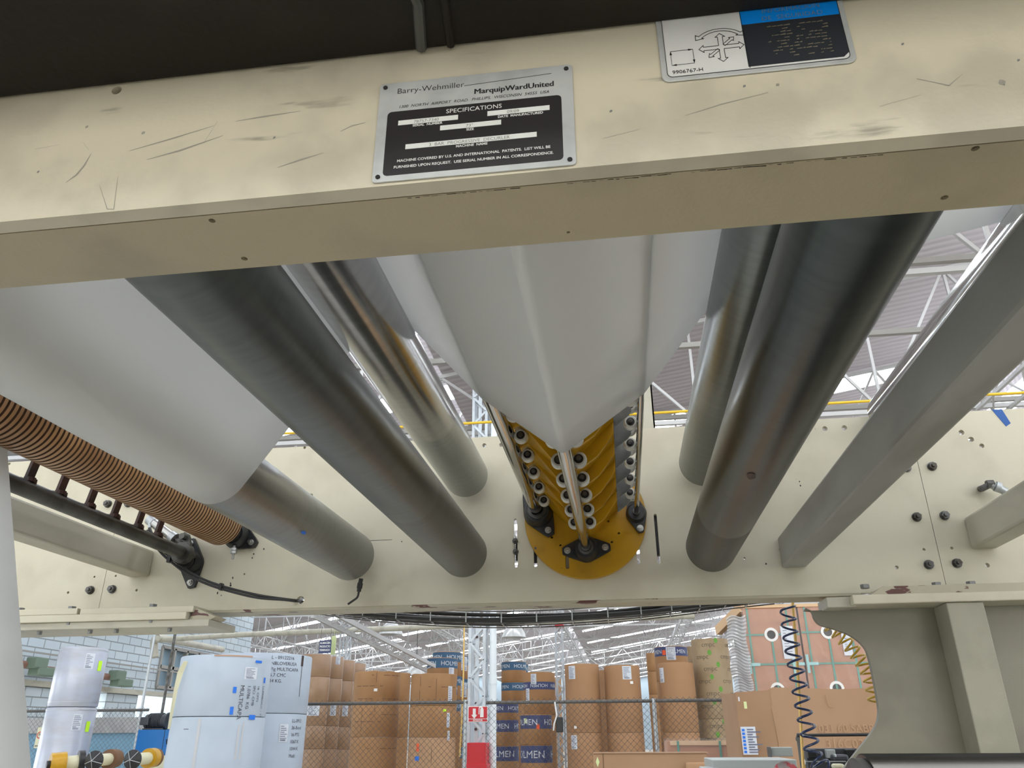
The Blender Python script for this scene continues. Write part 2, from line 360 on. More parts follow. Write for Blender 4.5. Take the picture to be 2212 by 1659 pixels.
for k in range(-2, 5):
    YB_ = YB; YB = YX if k < 0 else YB_
    x0 = XW + k*TW; x1 = x0 + TW
    zz = lambda x: ZE + RISE*(x-x0)/TW
    ys = []; y = -14-2.9
    while y < YE:
        ys.append((y, y+6.1, 0)); ys.append((y+6.1, min(y+7.0, YE), 1)); y += 7.0
    mb = MB()
    for a, b, sk in ys:
        b = min(b, YE); a = max(a, YB)
        if b <= a: continue
        if sk:
            g = MB(); g.add([(x0+.5, a, zz(x0+.5)), (x1-.5, a, zz(x1-.5)), (x1-.5, b, zz(x1-.5)), (x0+.5, b, zz(x0+.5)), (x0+.5, a, zz(x0+.5)+.02), (x1-.5, a, zz(x1-.5)+.02), (x1-.5, b, zz(x1-.5)+.02), (x0+.5, b, zz(x0+.5)+.02)],
                            [(0, 1, 2, 3), (4, 7, 6, 5), (0, 4, 5, 1), (2, 6, 7, 3)])
            struct(g.build('window_%d' % wn, 'skylight', smooth=False)); wn += 1
            for xa, xb in ((x0, x0+.5), (x1-.5, x1)):
                mb.add([(xa, a, zz(xa)), (xb, a, zz(xb)), (xb, b, zz(xb)), (xa, b, zz(xa))], [(0, 1, 2, 3)])
        else:
            mb.add([(x0, a, zz(x0)), (x1, a, zz(x1)), (x1, b, zz(x1)), (x0, b, zz(x0))], [(0, 1, 2, 3)])
    # riser: sheet below and above a glazed strip
    mb.add([(x1, YB, ZE), (x1, YE, ZE), (x1, YE, ZE+.5), (x1, YB, ZE+.5), (x1, YB, ZE+.95), (x1, YE, ZE+.95), (x1, YE, ZE+RISE), (x1, YB, ZE+RISE)], [(0, 1, 2, 3), (4, 5, 6, 7)])
    struct(mb.build('ceiling' if k == 0 else 'ceiling_%d' % (k+4), 'roof_sheet', smooth=False))
    struct(MB().box(x1-.01, x1+.01, YB, YE, ZE+.5, ZE+.95).build('window_%d' % wn, 'skylight', smooth=False)); wn += 1
    YB = YB_
# glowing panels added to the unseen wall behind the camera, lighting the near beam
for i in range(9):
    xq = XW+2+i*6.4; struct(MB().box(xq, xq+5.2, YB+.02, YB+.05, 1.2, 6.2).build('window_%d' % wn, 'front_fill_panel', smooth=False)); wn += 1
# trusses
def truss_x(y, x0, x1, m='truss_white'):
    mb = MB(); z0 = ZE-1.25; n = int((x1-x0)/1.5)
    def top(x): t = (x-XW) % TW; return ZE-.12 + RISE*t/TW
    mb.bar((x0, y, z0), (x1, y, z0), .07, .07)
    for k in range(n):
        a = x0+(x1-x0)*k/n; b = x0+(x1-x0)*(k+1)/n
        ta = top(a+1e-4); tb = top(b-1e-4)
        mb.bar((a, y, ta), (b, y, tb), .07, .07)
        mb.bar((a, y, z0), (a, y, ta), .045, .045)
        if k % 2: mb.bar((a, y, z0), (b, y, tb), .045, .045)
        else: mb.bar((a, y, ta), (b, y, z0), .045, .045)
    return mb.build('roof_truss', m, smooth=False)
GT = 'white lattice trusses under the roof'
for y in [4, 8.2, 12.6, 16.8, 22.4, 28, 33.6, 39.2, 44.8, 50.4, 56, 61.6, 67.2, 72.8]:
    if y < 5: continue
    tag(truss_x(y, XW if y < YX else XL, 33.0), 'white steel lattice truss spanning the hall across the photo, under the grey roof sheets', 'truss', GT)
def girder(x, zb, zt, y0, y1, wd=.5, st=1.2, r=.05, m='truss_white'):
    mb = MB()
    for sx, z in ((-wd/2, zb), (wd/2, zb), (0, zt)): mb.bar((x+sx, y0, z), (x+sx, y1, z), r, r)
    n = int((y1-y0)/st)
    for k in range(n):
        a = y0+k*st; b = a+st
        for s in (-1, 1):
            mb.bar((x+s*wd/2, a, zb), (x, a+st/2, zt), r*.6, r*.6); mb.bar((x, a+st/2, zt), (x+s*wd/2, b, zb), r*.6, r*.6)
        mb.bar((x-wd/2, a, zb), (x+wd/2, a, zb), r*.6, r*.6); mb.bar((x-wd/2, a, zb), (x+wd/2, b, zb), r*.5, r*.5)
    return mb.build('lattice_girder', m, smooth=False)
for x in (-33, -27, -21, -9, -3, 3, 6.2, 9, 15, 21):
    tag(girder(x, 6.4, 7.1, 6 if x > XW else 32, 76), 'long white lattice girder running away from the camera under the roof', 'girder', 'lengthwise lattice girders')
# purlins: thin grey rails across
for i, (y, z) in enumerate(((7.0, 7.2), (9.2, 7.2), (11, 7.1), (14.5, 7.3), (15.4, 7.3))):
    tag(MB().box(-15, 30, y-.04, y+.04, z-.04, z+.04).build('purlin', 'hang_grey', smooth=False), 'thin grey purlin crossing the hall below the roof sheets', 'purlin', 'grey purlins')
yp = at(1000, 915, 1, 6.0)
tag(MB().tube([(-6, 6, yp.z), (8, 6, yp.z)], .011, 12).build('gas_pipe', 'yellow_pipe'), 'yellow gas pipe running level across the hall above the far side frame', 'pipe')

# ------------------------------------------------------------------ near side frame
nf = thing('side_frame', (0, .49, ZB), 'cream painted near side frame beam in the foreground, carrying both metal plates', 'machine frame')
hx = at(252, 195, 1, YN0); h2 = at(-20, 360, 1, YN0)
MB().prism([(-1.5, ZB), (1.5, ZB), (1.5, ZT), (-1.5, ZT)], YN0, YN0+.014, [circle(hx.x, hx.z, .0045)]).build('face_plate', 'cream_worn', nf, False)
uh = []
for p in [(458, 477), (528, 559), (2107, 321), (2040, 427), (1228, 502)]:
    q = at(*p, 2, ZB); uh.append(circle(q.x, q.y, .0028 if p[0] != 1228 else .0015, 14))
MB().prism([(-1.5, YN0+.0152), (1.5, YN0+.0152), (1.5, YN1), (-1.5, YN1)], ZB, ZB+.012, uh, 'XY').build('bottom_plate', 'cream_shaded', nf, False)
MB().box(-1.5, 1.5, YN1-.012, YN1, ZB+.012, ZT).build('back_plate', 'cream_paint', nf, False)
MB().box(-1.5, 1.5, YN0+.016, YN1-.012, ZB+.05, ZB+.06).build('stiffener', 'hole_dark', nf, False)
# scratches and dirt on the near beam
def face_stroke(pts, w, nm='scratch', m='scratch'):
    mb = MB(); P = [at(*p, 1, YN0) for p in pts]; n = len(P)
    for i in range(n-1):
        a, b = P[i], P[i+1]; d = (b-a).normalized(); t = V((-d.z, 0, d.x)); wa = w*(.25 if i == 0 else 1); wb = w*(.2 if i == n-2 else 1); o = V((0, -.0002, 0))
        mb.add([a-t*wa+o, a+t*wa+o, b+t*wb+o, b-t*wb+o], [(0, 1, 2, 3)])
    mb.build(nm, m, nf, False)
for pts, w in (([(142, 395), (165, 378), (182, 358), (197, 332)], .0007), ([(280, 326), (370, 300), (462, 272)], .0006), ([(318, 345), (390, 325), (482, 293)], .0008), ([(510, 262), (570, 252), (650, 240)], .0007),
               ([(76, 322), (130, 313)], .0004), ([(600, 362), (650, 345), (700, 330)], .0007), ([(735, 284), (760, 272), (790, 265)], .0005), ([(180, 308), (192, 324)], .0005), ([(215, 400), (232, 452), (246, 452), (255, 380)], .0003),
               ([(1480, 250), (1560, 225), (1660, 200)], .0005), ([(1980, 170), (2050, 185), (2080, 160)], .0005), ([(1300, 300), (1380, 280)], .0004), ([(1900, 230), (1990, 205)], .0004), ([(440, 310), (470, 262)], .0005)): face_stroke(pts, w)
for p, w in (((1608, 186), .0011), ((1680, 183), .0014), ((2200, 130), .001), ((593, 297), .0011), ((83, 371), .0011), ((2165, 178), .003), ((188, 274), .0015), ((310, 287), .0018), ((1320, 240), .0012), ((1950, 95), .001)):
    face_stroke([(p[0]-w*2200, p[1]+3), (p[0], p[1]), (p[0]+w*2200, p[1]-2)], w, 'chip', 'scratch' if w > .0012 else 'stamp_grey')
rd = random.Random(21)
for xa, xb in ((-.14, -.06), (-.02, .055), (.07, .14), (.15, .20)):
    mb = MB(); x = xa; pts = []
    while x < xb: pts.append(x); x += .006
    for x in pts:
        L = rd.uniform(.002, .008); w_ = rd.uniform(.0003, .0011); y = YN0+.0155+rd.uniform(0, .0006)
        mb.add([(x, y, ZB-.0002), (x+L, y+rd.uniform(-.0002, .0004), ZB-.0002), (x+L, y+w_, ZB-.0002), (x, y+w_*.7, ZB-.0002)], [(0, 1, 2, 3)])
    mb.build('dirty_seam', 'hole_dark', nf, False)
# dark beam crossing in front of it
zd = 2.102
db = thing('overhead_beam', (0, .3, zd), 'dark brown steel beam across the top of the photo, seen from below', 'beam')
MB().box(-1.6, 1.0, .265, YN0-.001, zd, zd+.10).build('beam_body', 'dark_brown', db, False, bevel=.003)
pa = at(0, 45, 2, zd-.002)
MB().box(-1.6, -.30, .345, .351, zd-.003, zd+.01).build('seam_ridge', 'dark_brown', db, False)
q = at(925, 40, 2, zd)
MB().tube([(q.x-.012, YN0-.003, zd-.0005), (q.x-.004, .40, zd-.001), (q.x-.01, .36, zd-.001), (q.x+.002, .30, zd-.001)], .0045, 8).build('weld_bead', 'bar_black', db)
MB().tube([(q.x+.012, YN0-.003, zd-.0005), (q.x+.016, .40, zd-.001), (q.x+.008, .36, zd-.001), (q.x+.018, .30, zd-.001)], .0035, 8).build('weld_bead', 'dark_brown', db)

# --- name plate
def plate_frame(c, w, h, rot):
    """returns function (u, v, d)->world on the front face, u,v from centre"""
    ca, sa = cos(rot), sin(rot)
    return lambda u, v, d=0: (c[0]+u*ca-v*sa, YN0-d, c[1]+u*sa+v*ca)
def flat_text(mb, fr, body, size, u, v, d, **kw):
    vs, fs = text2d(body, size, **kw); mb.add([fr(u+p[0], v+p[1], d) for p in vs], fs)
def rrect(w, h, r, n=4, x=0, z=0):
    o = []
    for sx, sz, a in ((1, 1, 0), (-1, 1, pi/2), (-1, -1, pi), (1, -1, 1.5*pi)):
        for k in range(n+1): o.append((x+sx*(w/2-r)+r*cos(a+pi/2*k/n), z+sz*(h/2-r)+r*sin(a+pi/2*k/n)))
    return o
def frpoly(mb, fr, pts, d0, d1):
    n = len(pts); tri = tessellate_polygon([[V((p[0], p[1], 0)) for p in pts]])
    vs = [fr(p[0], p[1], d0) for p in pts]+[fr(p[0], p[1], d1) for p in pts]
    fs = [t for t in tri]+[tuple(i+n for i in t)[::-1] for t in tri]+[(i, (i+1) % n, (i+1) % n+n, i+n) for i in range(n)]
    mb.add(vs, fs)
NW, NH = .151, .0965
fr = plate_frame((-.087, 2.0205), NW, NH, -.004)
np_ = thing('name_plate', fr(0, -NH/2, 0), 'silver and black specifications plate riveted to the near cream beam', 'plate')
mb = MB(); frpoly(mb, fr, rrect(NW, NH, .003), .0002, .0018); mb.build('plate_sheet', 'plate_metal', np_, False, bevel=.0004)
mb = MB(); frpoly(mb, fr, rrect(.134, .0615, .0035, x=-.0005, z=-.0125), .0018, .00195); mb.build('black_panel', 'plate_black', np_, False)
mb = MB()
for x0, x1, z in ((-.0585, -.012, .0062), (.0105, .0575, .0067), (-.0255, .021, -.0028), (-.0515, .0475, -.0177)):
    frpoly(mb, fr, [(x0, z-.0022), (x1, z-.0022), (x1, z+.0024), (x0, z+.0024)], .00195, .0021)
mb.build('data_field', 'plate_text', np_, False)
for sx in (-1, 1):
    for sz in (-1, 1):
        mb = MB(); u = sx*(NW/2-.0045); v_ = sz*(NH/2-.0045); frpoly(mb, fr, circle(u, v_, .0018, 14), .0018, .0026); mb.build('rivet', 'hole_dark', np_, False)
mb = MB()
flat_text(mb, fr, 'Barry-Wehmiller', .0078, -.0615, .0362, .0020, bold=-.00006)
frpoly(mb, fr, [(-.008, .0372), (.0595, .0405), (.0595, .0408), (-.008, .0375)], .0018, .0020)
for du in (0, .00022, .00044): flat_text(mb, fr, 'MarquipWardUnited', .0073, .0612+du, .0278, .0020+du*.1, align='RIGHT')
flat_text(mb, fr, '1300  NORTH  AIRPORT  ROAD.  PHILLIPS,  WISCONSIN  54555  USA', .00385, -.001, .0213, .0020, align='CENTER', shear=.25)
mb.build('maker_lettering', 'black', np_, False)
mb = MB()
flat_text(mb, fr, 'SPECIFICATIONS', .0058, 0, .0112, .0021, align='CENTER')
for s, u, v_ in (('SERIAL  NUMBER', -.0355, .0014), ('DATE  MANUFACTURED', .0355, .0016), ('SIZE', -.0025, -.0077), ('MACHINE  NAME', -.001, -.0228)):
    flat_text(mb, fr, s, .0031, u, v_, .0021, align='CENTER', bold=.00008)
flat_text(mb, fr, 'MACHINE COVERED BY U.S. AND INTERNATIONAL  PATENTS.  LIST WILL BE', .00335, 0, -.0315, .0021, align='CENTER', bold=.00006)
flat_text(mb, fr, 'FURNISHED UPON REQUEST.  USE SERIAL NUMBER IN ALL CORRESPONDENCE.', .00335, 0, -.0372, .0021, align='CENTER', bold=.00006)
mb.build('specification_lettering', 'plate_text', np_, False)
mb = MB()
for s, u, v_ in (('78757-7340', -.0365, .0047), ('09/09', .030, .0052), ('73"', -.0030, -.0043), ('3  BAR  PROGRESSIVE  DECURLER', -.003, -.0192)):
    flat_text(mb, fr, s, .0041, u, v_, .0022, align='CENTER')
mb.build('stamped_lettering', 'stamp_grey', np_, False)

# --- safety plate
SW, SH = .1385, .0835
fr = plate_frame((.124, ZB+.0705+SH/2), SW, SH, 0.0)
sp = thing('safety_plate', fr(0, -SH/2, 0), 'blue, white and black safety information plate with arrows on the near cream beam', 'plate')
mb = MB(); frpoly(mb, fr, rrect(SW, SH, .006, 5), .0002, .0016); mb.build('plate_sheet', 'plate_metal', sp, False, bevel=.0005)
mb = MB(); frpoly(mb, fr, rrect(SW-.009, SH-.008, .004, 5), .0016, .0017); mb.build('white_panel', 'sign_white', sp, False)
mb = MB()
xr = SW/2-.0045; zt = SH/2-.004; zbm = -SH/2+.006
frpoly(mb, fr, [(-.0065, zbm), (xr-.004, zbm), (xr, zbm+.004), (xr, .0068), (-.0065, .0068)], .0017, .0018); mb.build('dark_panel', 'sign_dark', sp, False)
mb = MB(); frpoly(mb, fr, [(-.0065, .0068), (xr, .0068), (xr, zt-.002), (xr-.003, zt), (-.0065, zt)], .0017, .0018); mb.build('blue_panel', 'sign_blue', sp, False)
mb = MB()
def outline(pts, w=.0004, closed=True):
    n = len(pts)
    for i in range(n if closed else n-1):
        a = V(pts[i]); b = V(pts[(i+1) % n]); d = (b-a).normalized(); nn = V((-d.y, d.x))*w/2; e = d*w/2
        frpoly(mb, fr, [tuple(a-e+nn), tuple(a-e-nn), tuple(b+e-nn), tuple(b+e+nn)], .0018, .0020)
def arrow(cx, cz, ang, L, w, hw, hl, a0=0):
    p = [(a0, -w), (L-hl, -w), (L-hl, -hw), (L, 0), (L-hl, hw), (L-hl, w), (a0, w)]
    return [(cx+u*cos(ang)-v*sin(ang), cz+u*sin(ang)+v*cos(ang)) for u, v in p]
ac = (-.0235, -.0135)
for ang, L in ((0, .0165), (pi/2, .014), (pi, .0165), (1.5*pi, .0145)):
    outline(arrow(*ac, ang, L, .0018, .0036, .0035, .002), closed=False)
for ang in (radians(42), radians(222)):
    outline(arrow(*ac, ang, .0135, .0011, .0024, .003, .003), closed=True)
arc = []
for k in range(9): t = radians(142-104*k/8); arc.append((ac[0]+.0195*cos(t), ac[1]+.0035+.0155*sin(t)))
arc2 = []
for k in range(9): t = radians(38+104*k/8); arc2.append((ac[0]+.0168*cos(t), ac[1]+.0028+.0138*sin(t)))
outline(arc+[(ac[0]+.0178, ac[1]+.0145), (ac[0]+.0180, ac[1]+.0095), (ac[0]+.0118, ac[1]+.0105)]+arc2+[(ac[0]-.0118, ac[1]+.0105), (ac[0]-.0180, ac[1]+.0095), (ac[0]-.0178, ac[1]+.0145)])
sq = [(-.061, -.0265), (-.061, -.0125), (-.0445, -.0125), (-.0445, -.0265)]
outline(sq, .0003)
for (x, z), d in zip(sq, ((0, 1), (1, 0), (0, -1), (-1, 0))):
    nx = sq[(sq.index((x, z))+1) % 4]; dd = V(d); nn = V((-dd.y, dd.x)); e = V(nx)
    frpoly(mb, fr, [tuple(e), tuple(e-dd*.0035+nn*.0009), tuple(e-dd*.0035-nn*.0009)], .0018, .0020)
outline(rrect(SW-.0085, SH-.0075, .004, 5), .0004)
outline([(-.0055, zbm-.001), (-.0065, zt)], .0004, False)
flat_text(mb, fr, '9906767-H', .0050, -.0615, -SH/2+.0065, .0020)
mb.build('pictogram', 'black', sp, False)
mb = MB()
flat_text(mb, fr, 'INFORMACION', .0062, .031, .0160, .0021, align='CENTER', bold=-.0001)
flat_text(mb, fr, 'DE  SEGURIDAD', .0062, .031, .0085, .0021, align='CENTER', bold=-.0001)
mb.build('embossed_lettering', 'stamp_grey', sp, False)
mb = MB()
rr = random.Random(3)
for r_ in range(11):
    u = .014+rr.uniform(-.004, .002)
    while u < .054:
        L = rr.uniform(.001, .0045)
        if rr.random() < .55: frpoly(mb, fr, [(u, .0015-r_*.0031), (u+L, .0015-r_*.0031), (u+L, .0023-r_*.0031+rr.uniform(0, .0006)), (u, .0020-r_*.0031)], .0018, .0019)
        u += L+.0008
mb.build('worn_print', 'worn_gold', sp, False)

# ------------------------------------------------------------------ far side frame
ff = thing('side_frame', (-.3, YF, ZB), 'wide cream far side frame plate with bolts and holes, all far ends fixed to it', 'machine frame')
def onF(p): q = at(*p, 1, YF); return q.x, q.z
hl = []
for p, r in [((1046, 962), .0075), ((1083, 961), .0075), ((1782, 926), .0085), ((1824, 924), .0085), ((1608, 1206), .0035), ((1937, 1226), .0058), ((1720, 1001+34), .001),
             ((2056, 919), .007), ((2077, 934), .0085), ((2098, 949), .0085), ((2121, 963), .0075), ((2166, 904), .006), ((2133, 1221), .0065), ((147, 1280), .0045), ((295, 1275), .0045), ((672, 1070), .0065),
             ((204, 1246), .0035), ((250, 1244), .0035), ((1996, 1187), .0045), ((2056, 1184), .0045), ((649, 1296), .0125), ((20, 1002), .005), ((658, 967), .005), ((235, 1053), .006), ((1525, 1180-5), .001), ((528, 1240), .003)]:
    x, z = onF(p); hl.append((x, z, r))
seamL = -1.750; seamR = .963
def slotpx(pt, pb, r): a = onF(pt); b = onF(pb); return slot(b[0], b[1], a[1], r, a[0]-b[0])
slots = [slotpx((1113, 1120), (1115, 1226), .0055), slotpx((1156, 1175), (1157, 1225), .0055), slotpx((1378, 1180), (1380, 1219), .0048), slotpx((1415, 1110), (1424, 1218), .0048)]
for i, (xa, xb) in enumerate(((-2.9, seamL-.0008), (seamL+.0008, seamR-.0008), (seamR+.0008, 2.4))):
    hs = [circle(x, z, r, 18) for x, z, r in hl if xa < x < xb]
    if i == 1: hs += slots
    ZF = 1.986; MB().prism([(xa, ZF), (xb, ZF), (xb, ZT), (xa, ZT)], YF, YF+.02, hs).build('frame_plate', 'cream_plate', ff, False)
# bolts standing on the plate
def nut(px, r=.012, stud=True, nm='bolt'):
    x, z = onF(px); mb = MB(); mb.cyl((x, YF, z), (x, YF-.003, z), r*1.18, 24); a = random.uniform(0, 1)
    mb.add([(x+r*cos(a+pi/3*k), y, z+r*sin(a+pi/3*k)) for y in (YF-.003, YF-.014) for k in range(6)], [(0, 1, 2, 3, 4, 5)[::-1], (6, 7, 8, 9, 10, 11)]+[(k, (k+1) % 6, (k+1) % 6+6, k+6) for k in range(6)])
    if stud: mb.cyl((x, YF-.014, z), (x, YF-.021, z), r*.5, 14)
    mb.build(nm, 'dark_steel', ff)
for p in [(196, 1275), (243, 1273), (234, 1089), (278, 1088), (2013, 1008), (1980, 1117), (2040, 1114), (2006, 1220), (2067, 1217), (1958, 1011)]: nut(p)
for p in [(1113, 1169), (1114, 1192), (1158, 1187)]: nut(p, .008)
MB().box(slots[0][-1][0]-.009, slots[0][-1][0]+.009, YF+.022, YF+.03, onF((1113, 1208))[1], onF((1113, 1160))[1]).build('slot_backing', 'cast_black', ff, False)
MB().box(onF((1157, 1200))[0]-.009, onF((1157, 1200))[0]+.009, YF+.022, YF+.03, onF((1157, 1213))[1], onF((1157, 1170))[1]).build('slot_backing', 'cast_black', ff, False)
MB().box(onF((1420, 1200))[0]-.02, onF((1420, 1200))[0]+.01, YF+.03, YF+.05, onF((1421, 1195))[1], onF((1416, 1100))[1]).build('slot_backing', 'cast_black', ff, False)
# bottom flanges
YL = 2.415
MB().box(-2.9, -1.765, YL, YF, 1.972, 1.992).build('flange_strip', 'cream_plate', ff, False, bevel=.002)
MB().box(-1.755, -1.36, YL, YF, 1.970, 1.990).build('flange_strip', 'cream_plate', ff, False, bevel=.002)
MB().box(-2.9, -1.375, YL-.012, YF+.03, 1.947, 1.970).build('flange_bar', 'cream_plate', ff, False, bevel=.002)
MB().add([(-2.9, YL, 1.925), (-1.30, YL, 1.925), (-1.30, YF+.10, 1.925), (-2.9, YF+.10, 1.925), (-2.9, YL, 1.947), (-1.30, YL, 1.947), (-1.30, YF+.10, 1.947), (-2.9, YF+.10, 1.947)], [(3, 2, 1, 0), (4, 5, 6, 7), (0, 1, 5, 4), (1, 2, 6, 5), (2, 3, 7, 6), (3, 0, 4, 7)]).build('flange_base', 'beam_paint', ff, False, bevel=.002)
MB().prism([(-1.375, 1.947), (-1.30, 1.947), (-1.285, 1.955), (-1.36, 1.985)], YL+.01, YF).build('torn_corner', 'cream_chipped', ff, False)
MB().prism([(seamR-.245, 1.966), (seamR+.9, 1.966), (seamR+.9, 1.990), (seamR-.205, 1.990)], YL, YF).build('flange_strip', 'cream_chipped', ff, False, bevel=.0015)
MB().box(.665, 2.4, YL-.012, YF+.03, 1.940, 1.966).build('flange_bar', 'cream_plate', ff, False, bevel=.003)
MB().box(.60, .68, YL+.02, YF+.05, 1.937, 1.966).build('flange_base', 'beam_paint', ff, False, bevel=.002)
MB().box(-1.36, .72, YF+.0005, YF+.105, 1.978, 1.986).build('bottom_flange', 'cream_chipped', ff, False, bevel=.001)
def hexhead(px, z, Y=YL+.03, r=.013):
    q = at(*px, 1, Y); mb = MB(); mb.add([(q.x+r*cos(pi/3*k), Y+r*sin(pi/3*k), zz) for zz in (z, z+.011) for k in range(6)], [(0, 1, 2, 3, 4, 5), (6, 7, 8, 9, 10, 11)[::-1]]+[(k, (k+1) % 6, (k+1) % 6+6, k+6) for k in range(6)])
    mb.build('bolt', 'bolt_dull', ff, False)
for p in [(44, 1318), (156, 1313), (331, 1308)]: hexhead(p, 1.991)
for p in [(1868, 1266), (2023, 1263), (2097, 1260)]: hexhead(p, 1.990)
for p in [(150, 1345), (327, 1343)]: hexhead(p, 1.9395, YL+.004, .008)
for p in [(88, 1356), (197, 1354), (253, 1354), (368, 1352)]: hexhead(p, 1.914, YL+.03, .008)
# strip of old blue tape and label on the plate
x0, z0 = onF((2142, 885)); x1, z1 = onF((2182, 921))
MB().prism([(x0, z0), (x0+.030, z0), (x1+.004, z1+.01), (x1-.012, z1)], YF-.0012, YF).build('old_tape', 'tape_old_blue', ff, False)
# paint chips
mb = MB()
for p in [(548, 1197), (545, 1205), (503, 1248), (498, 1265), (498, 1260), (470, 1281), (478, 1286), (868, 1170), (1727, 1040), (1655, 1218), (1729, 1049), (570, 1186)]:
    x, z = onF(p); a = random.uniform(.002, .004); b = a*random.uniform(.8, 2.2)
    mb.prism([(x+a*cos(t*pi/4)*random.uniform(.5, 1), z+b*sin(t*pi/4)*random.uniform(.5, 1)) for t in range(8)], YF-.0008, YF)
x, z = onF((750, 1170)); mb.box(x, x+.155, YF-.0006, YF, z, z+.0012)
mb.build('paint_chips', 'hole_dark', ff, False)
# upright channel standing on the plate
MB().box(.108, .157, YF+.035, YF+.041, 2.50, 3.6).box(.108, .113, YF+.035, YF+.10, 2.50, 3.6).box(.152, .157, YF+.035, YF+.10, 2.50, 3.6).build('upright_channel', 'beam_paint', ff, False)
# right pedestal below the frame
crv = [(1737, 1312), (1753, 1320), (1760, 1337), (1773, 1350), (1806, 1360), (1840, 1374), (1867, 1397), (1878, 1424), (1887, 1464), (1897, 1518), (1898.5, 1544), (1892, 1568), (1873.5, 1595), (1850, 1625), (1823, 1659)]
cp = [at(*p, 1, YF+.01) for p in crv]
def smooth_pts(P, n=4):
    out = []
    for i in range(len(P)-1):
        p0, p1, p2, p3 = P[max(i-1, 0)], P[i], P[i+1], P[min(i+2, len(P)-1)]
        for k in range(n):
            t = k/n; out.append(.5*((2*p1)+(-p0+p2)*t+(2*p0-5*p1+4*p2-p3)*t*t+(-p0+3*p1-3*p2+p3)*t**3))
    out.append(P[-1]); return out
cv = smooth_pts(cp); pl = [(p.x, p.z) for p in cv]
pl[0] = (pl[0][0], 1.94)
pd = thing('pedestal', (1.2, YF, 0), 'cream steel leg with a curved cut-out under the right end of the far frame', 'pedestal')
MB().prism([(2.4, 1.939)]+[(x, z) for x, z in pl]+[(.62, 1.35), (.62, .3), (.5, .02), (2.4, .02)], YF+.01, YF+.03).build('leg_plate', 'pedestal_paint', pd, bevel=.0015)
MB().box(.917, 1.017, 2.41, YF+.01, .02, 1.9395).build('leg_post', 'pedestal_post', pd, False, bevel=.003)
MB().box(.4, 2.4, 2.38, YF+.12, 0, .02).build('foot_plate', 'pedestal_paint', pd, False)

# ------------------------------------------------------------------ rollers
YR0 = .56
def lathe_y(x, z, prof, n=72):
    mb = MB(); vs = []; fs = []
    for y, r in prof: vs += [(x+r*cos(2*pi*k/n), y, z+r*sin(2*pi*k/n)) for k in range(n)]
    for i in range(len(prof)-1): fs += [(i*n+k, i*n+(k+1) % n, (i+1)*n+(k+1) % n, (i+1)*n+k) for k in range(n)]
    fs += [tuple(range(n))[::-1], tuple((len(prof)-1)*n+k for k in range(n))]
    return mb.add(vs, fs)
def steel_roller(nm, x, z, r, y1, m, label, y0=YR0, jy=YF+.0):
    t = thing(nm, (x, (y0+y1)/2, z-r), label, 'roller')
    lathe_y(x, z, [(y0, r-.004), (y0+.003, r), (y1-.010, r), (y1-.004, r-.003), (y1, r-.010)]).build('roller_shell', m, t)
    MB().cyl((x, y1, z), (x, jy, z), .022, 24).build('journal', 'steel', t); MB().cyl((x, YN1, z), (x, y0, z), .022, 24).build('journal', 'steel', t)
    return t
RX = dict(R1=(-.838, 2.125, .0765), R2=(-.482, 2.130, .0755), R3=(-.478, 2.386, .0725), R5=(.292, 2.392, .077), R6=(.2845, 2.120, .0745), R7=(.884, 2.534, .062))
roller_mat('steel_a', (.22, .215, .205), (.27, .28, .275), 1.80-1.48, .28, .34)
roller_mat('steel_b', (.135, .148, .148), (.14, .145, .138), 1.72-1.48, .35, .40)
roller_mat('steel_c', (.36, .36, .36), (.36, .39, .39), 1.88-1.48, .19, .27)
roller_mat('steel_d', (.22, .24, .24), (.22, .245, .235), 1.85-1.48, .28, .33)
roller_mat('steel_e', (.085, .097, .10), (.075, .077, .07), 1.975-1.49, .30, .42)
roller_mat('steel_f', (.62, .63, .62), (.6, .6, .6), 2.5-1.48, .10, .15)
R1 = steel_roller('steel_roller', *RX['R1'], 2.395, 'steel_a', 'steel roller at lower left with white paper wrapped under it and a blue mark')
R2 = steel_roller('steel_roller', *RX['R2'], 2.435, 'steel_b', 'dark steel roller left of centre, the lower of the left pair')
R3 = steel_roller('steel_roller', *RX['R3'], 2.435, 'steel_c', 'shiny upper steel roller left of centre with the paper hanging off it')
R5 = steel_roller('steel_roller', *RX['R5'], 2.435, 'steel_d', 'grey steel roller right of centre, half hidden behind the darker one')
R6 = steel_roller('steel_roller', *RX['R6'], 2.425, 'steel_e', 'large dark steel roller right of centre with a chipped brown spot')
R7 = steel_roller('steel_roller', *RX['R7'], 2.445, 'steel_f', 'polished roller at far right, behind the slanting grey square beam')
# marks
def patch_on_cyl(x, z, r, px, w, h, m, parent, nm, n=6):
    """small spot lying on a Y-axis cylinder at the point seen in a photo pixel"""
    d = (at(*px, 1, 1.0)-CAM).normalized(); o = CAM
    a = d.x**2+d.z**2; bx = o.x-x; bz = o.z-z; b = 2*(d.x*bx+d.z*bz); c = bx*bx+bz*bz-r*r; t = (-b-sqrt(b*b-4*a*c))/(2*a); p = o+d*t
    th = atan2(p.z-z, p.x-x); mb = MB(); R = r+.0006
    pts = [(w*cos(2*pi*k/10)*random.uniform(.6, 1), h*sin(2*pi*k/10)*random.uniform(.6, 1)) for k in range(10)]
    vs = [(x+R*cos(th+q[1]/R), p.y+q[0], z+R*sin(th+q[1]/R)) for q in pts]+[(x+R*cos(th), p.y, z+R*sin(th))]
    mb.add(vs, [(k, (k+1) % 10, 10) for k in range(10)]); mb.build(nm, m, parent, False)
patch_on_cyl(*RX['R1'], (655, 1150), .018, .006, 'tape_blue', R1, 'ink_mark')
patch_on_cyl(*RX['R6'], (1623, 1028), .022, .012, 'rust_brown', R6, 'chipped_spot')

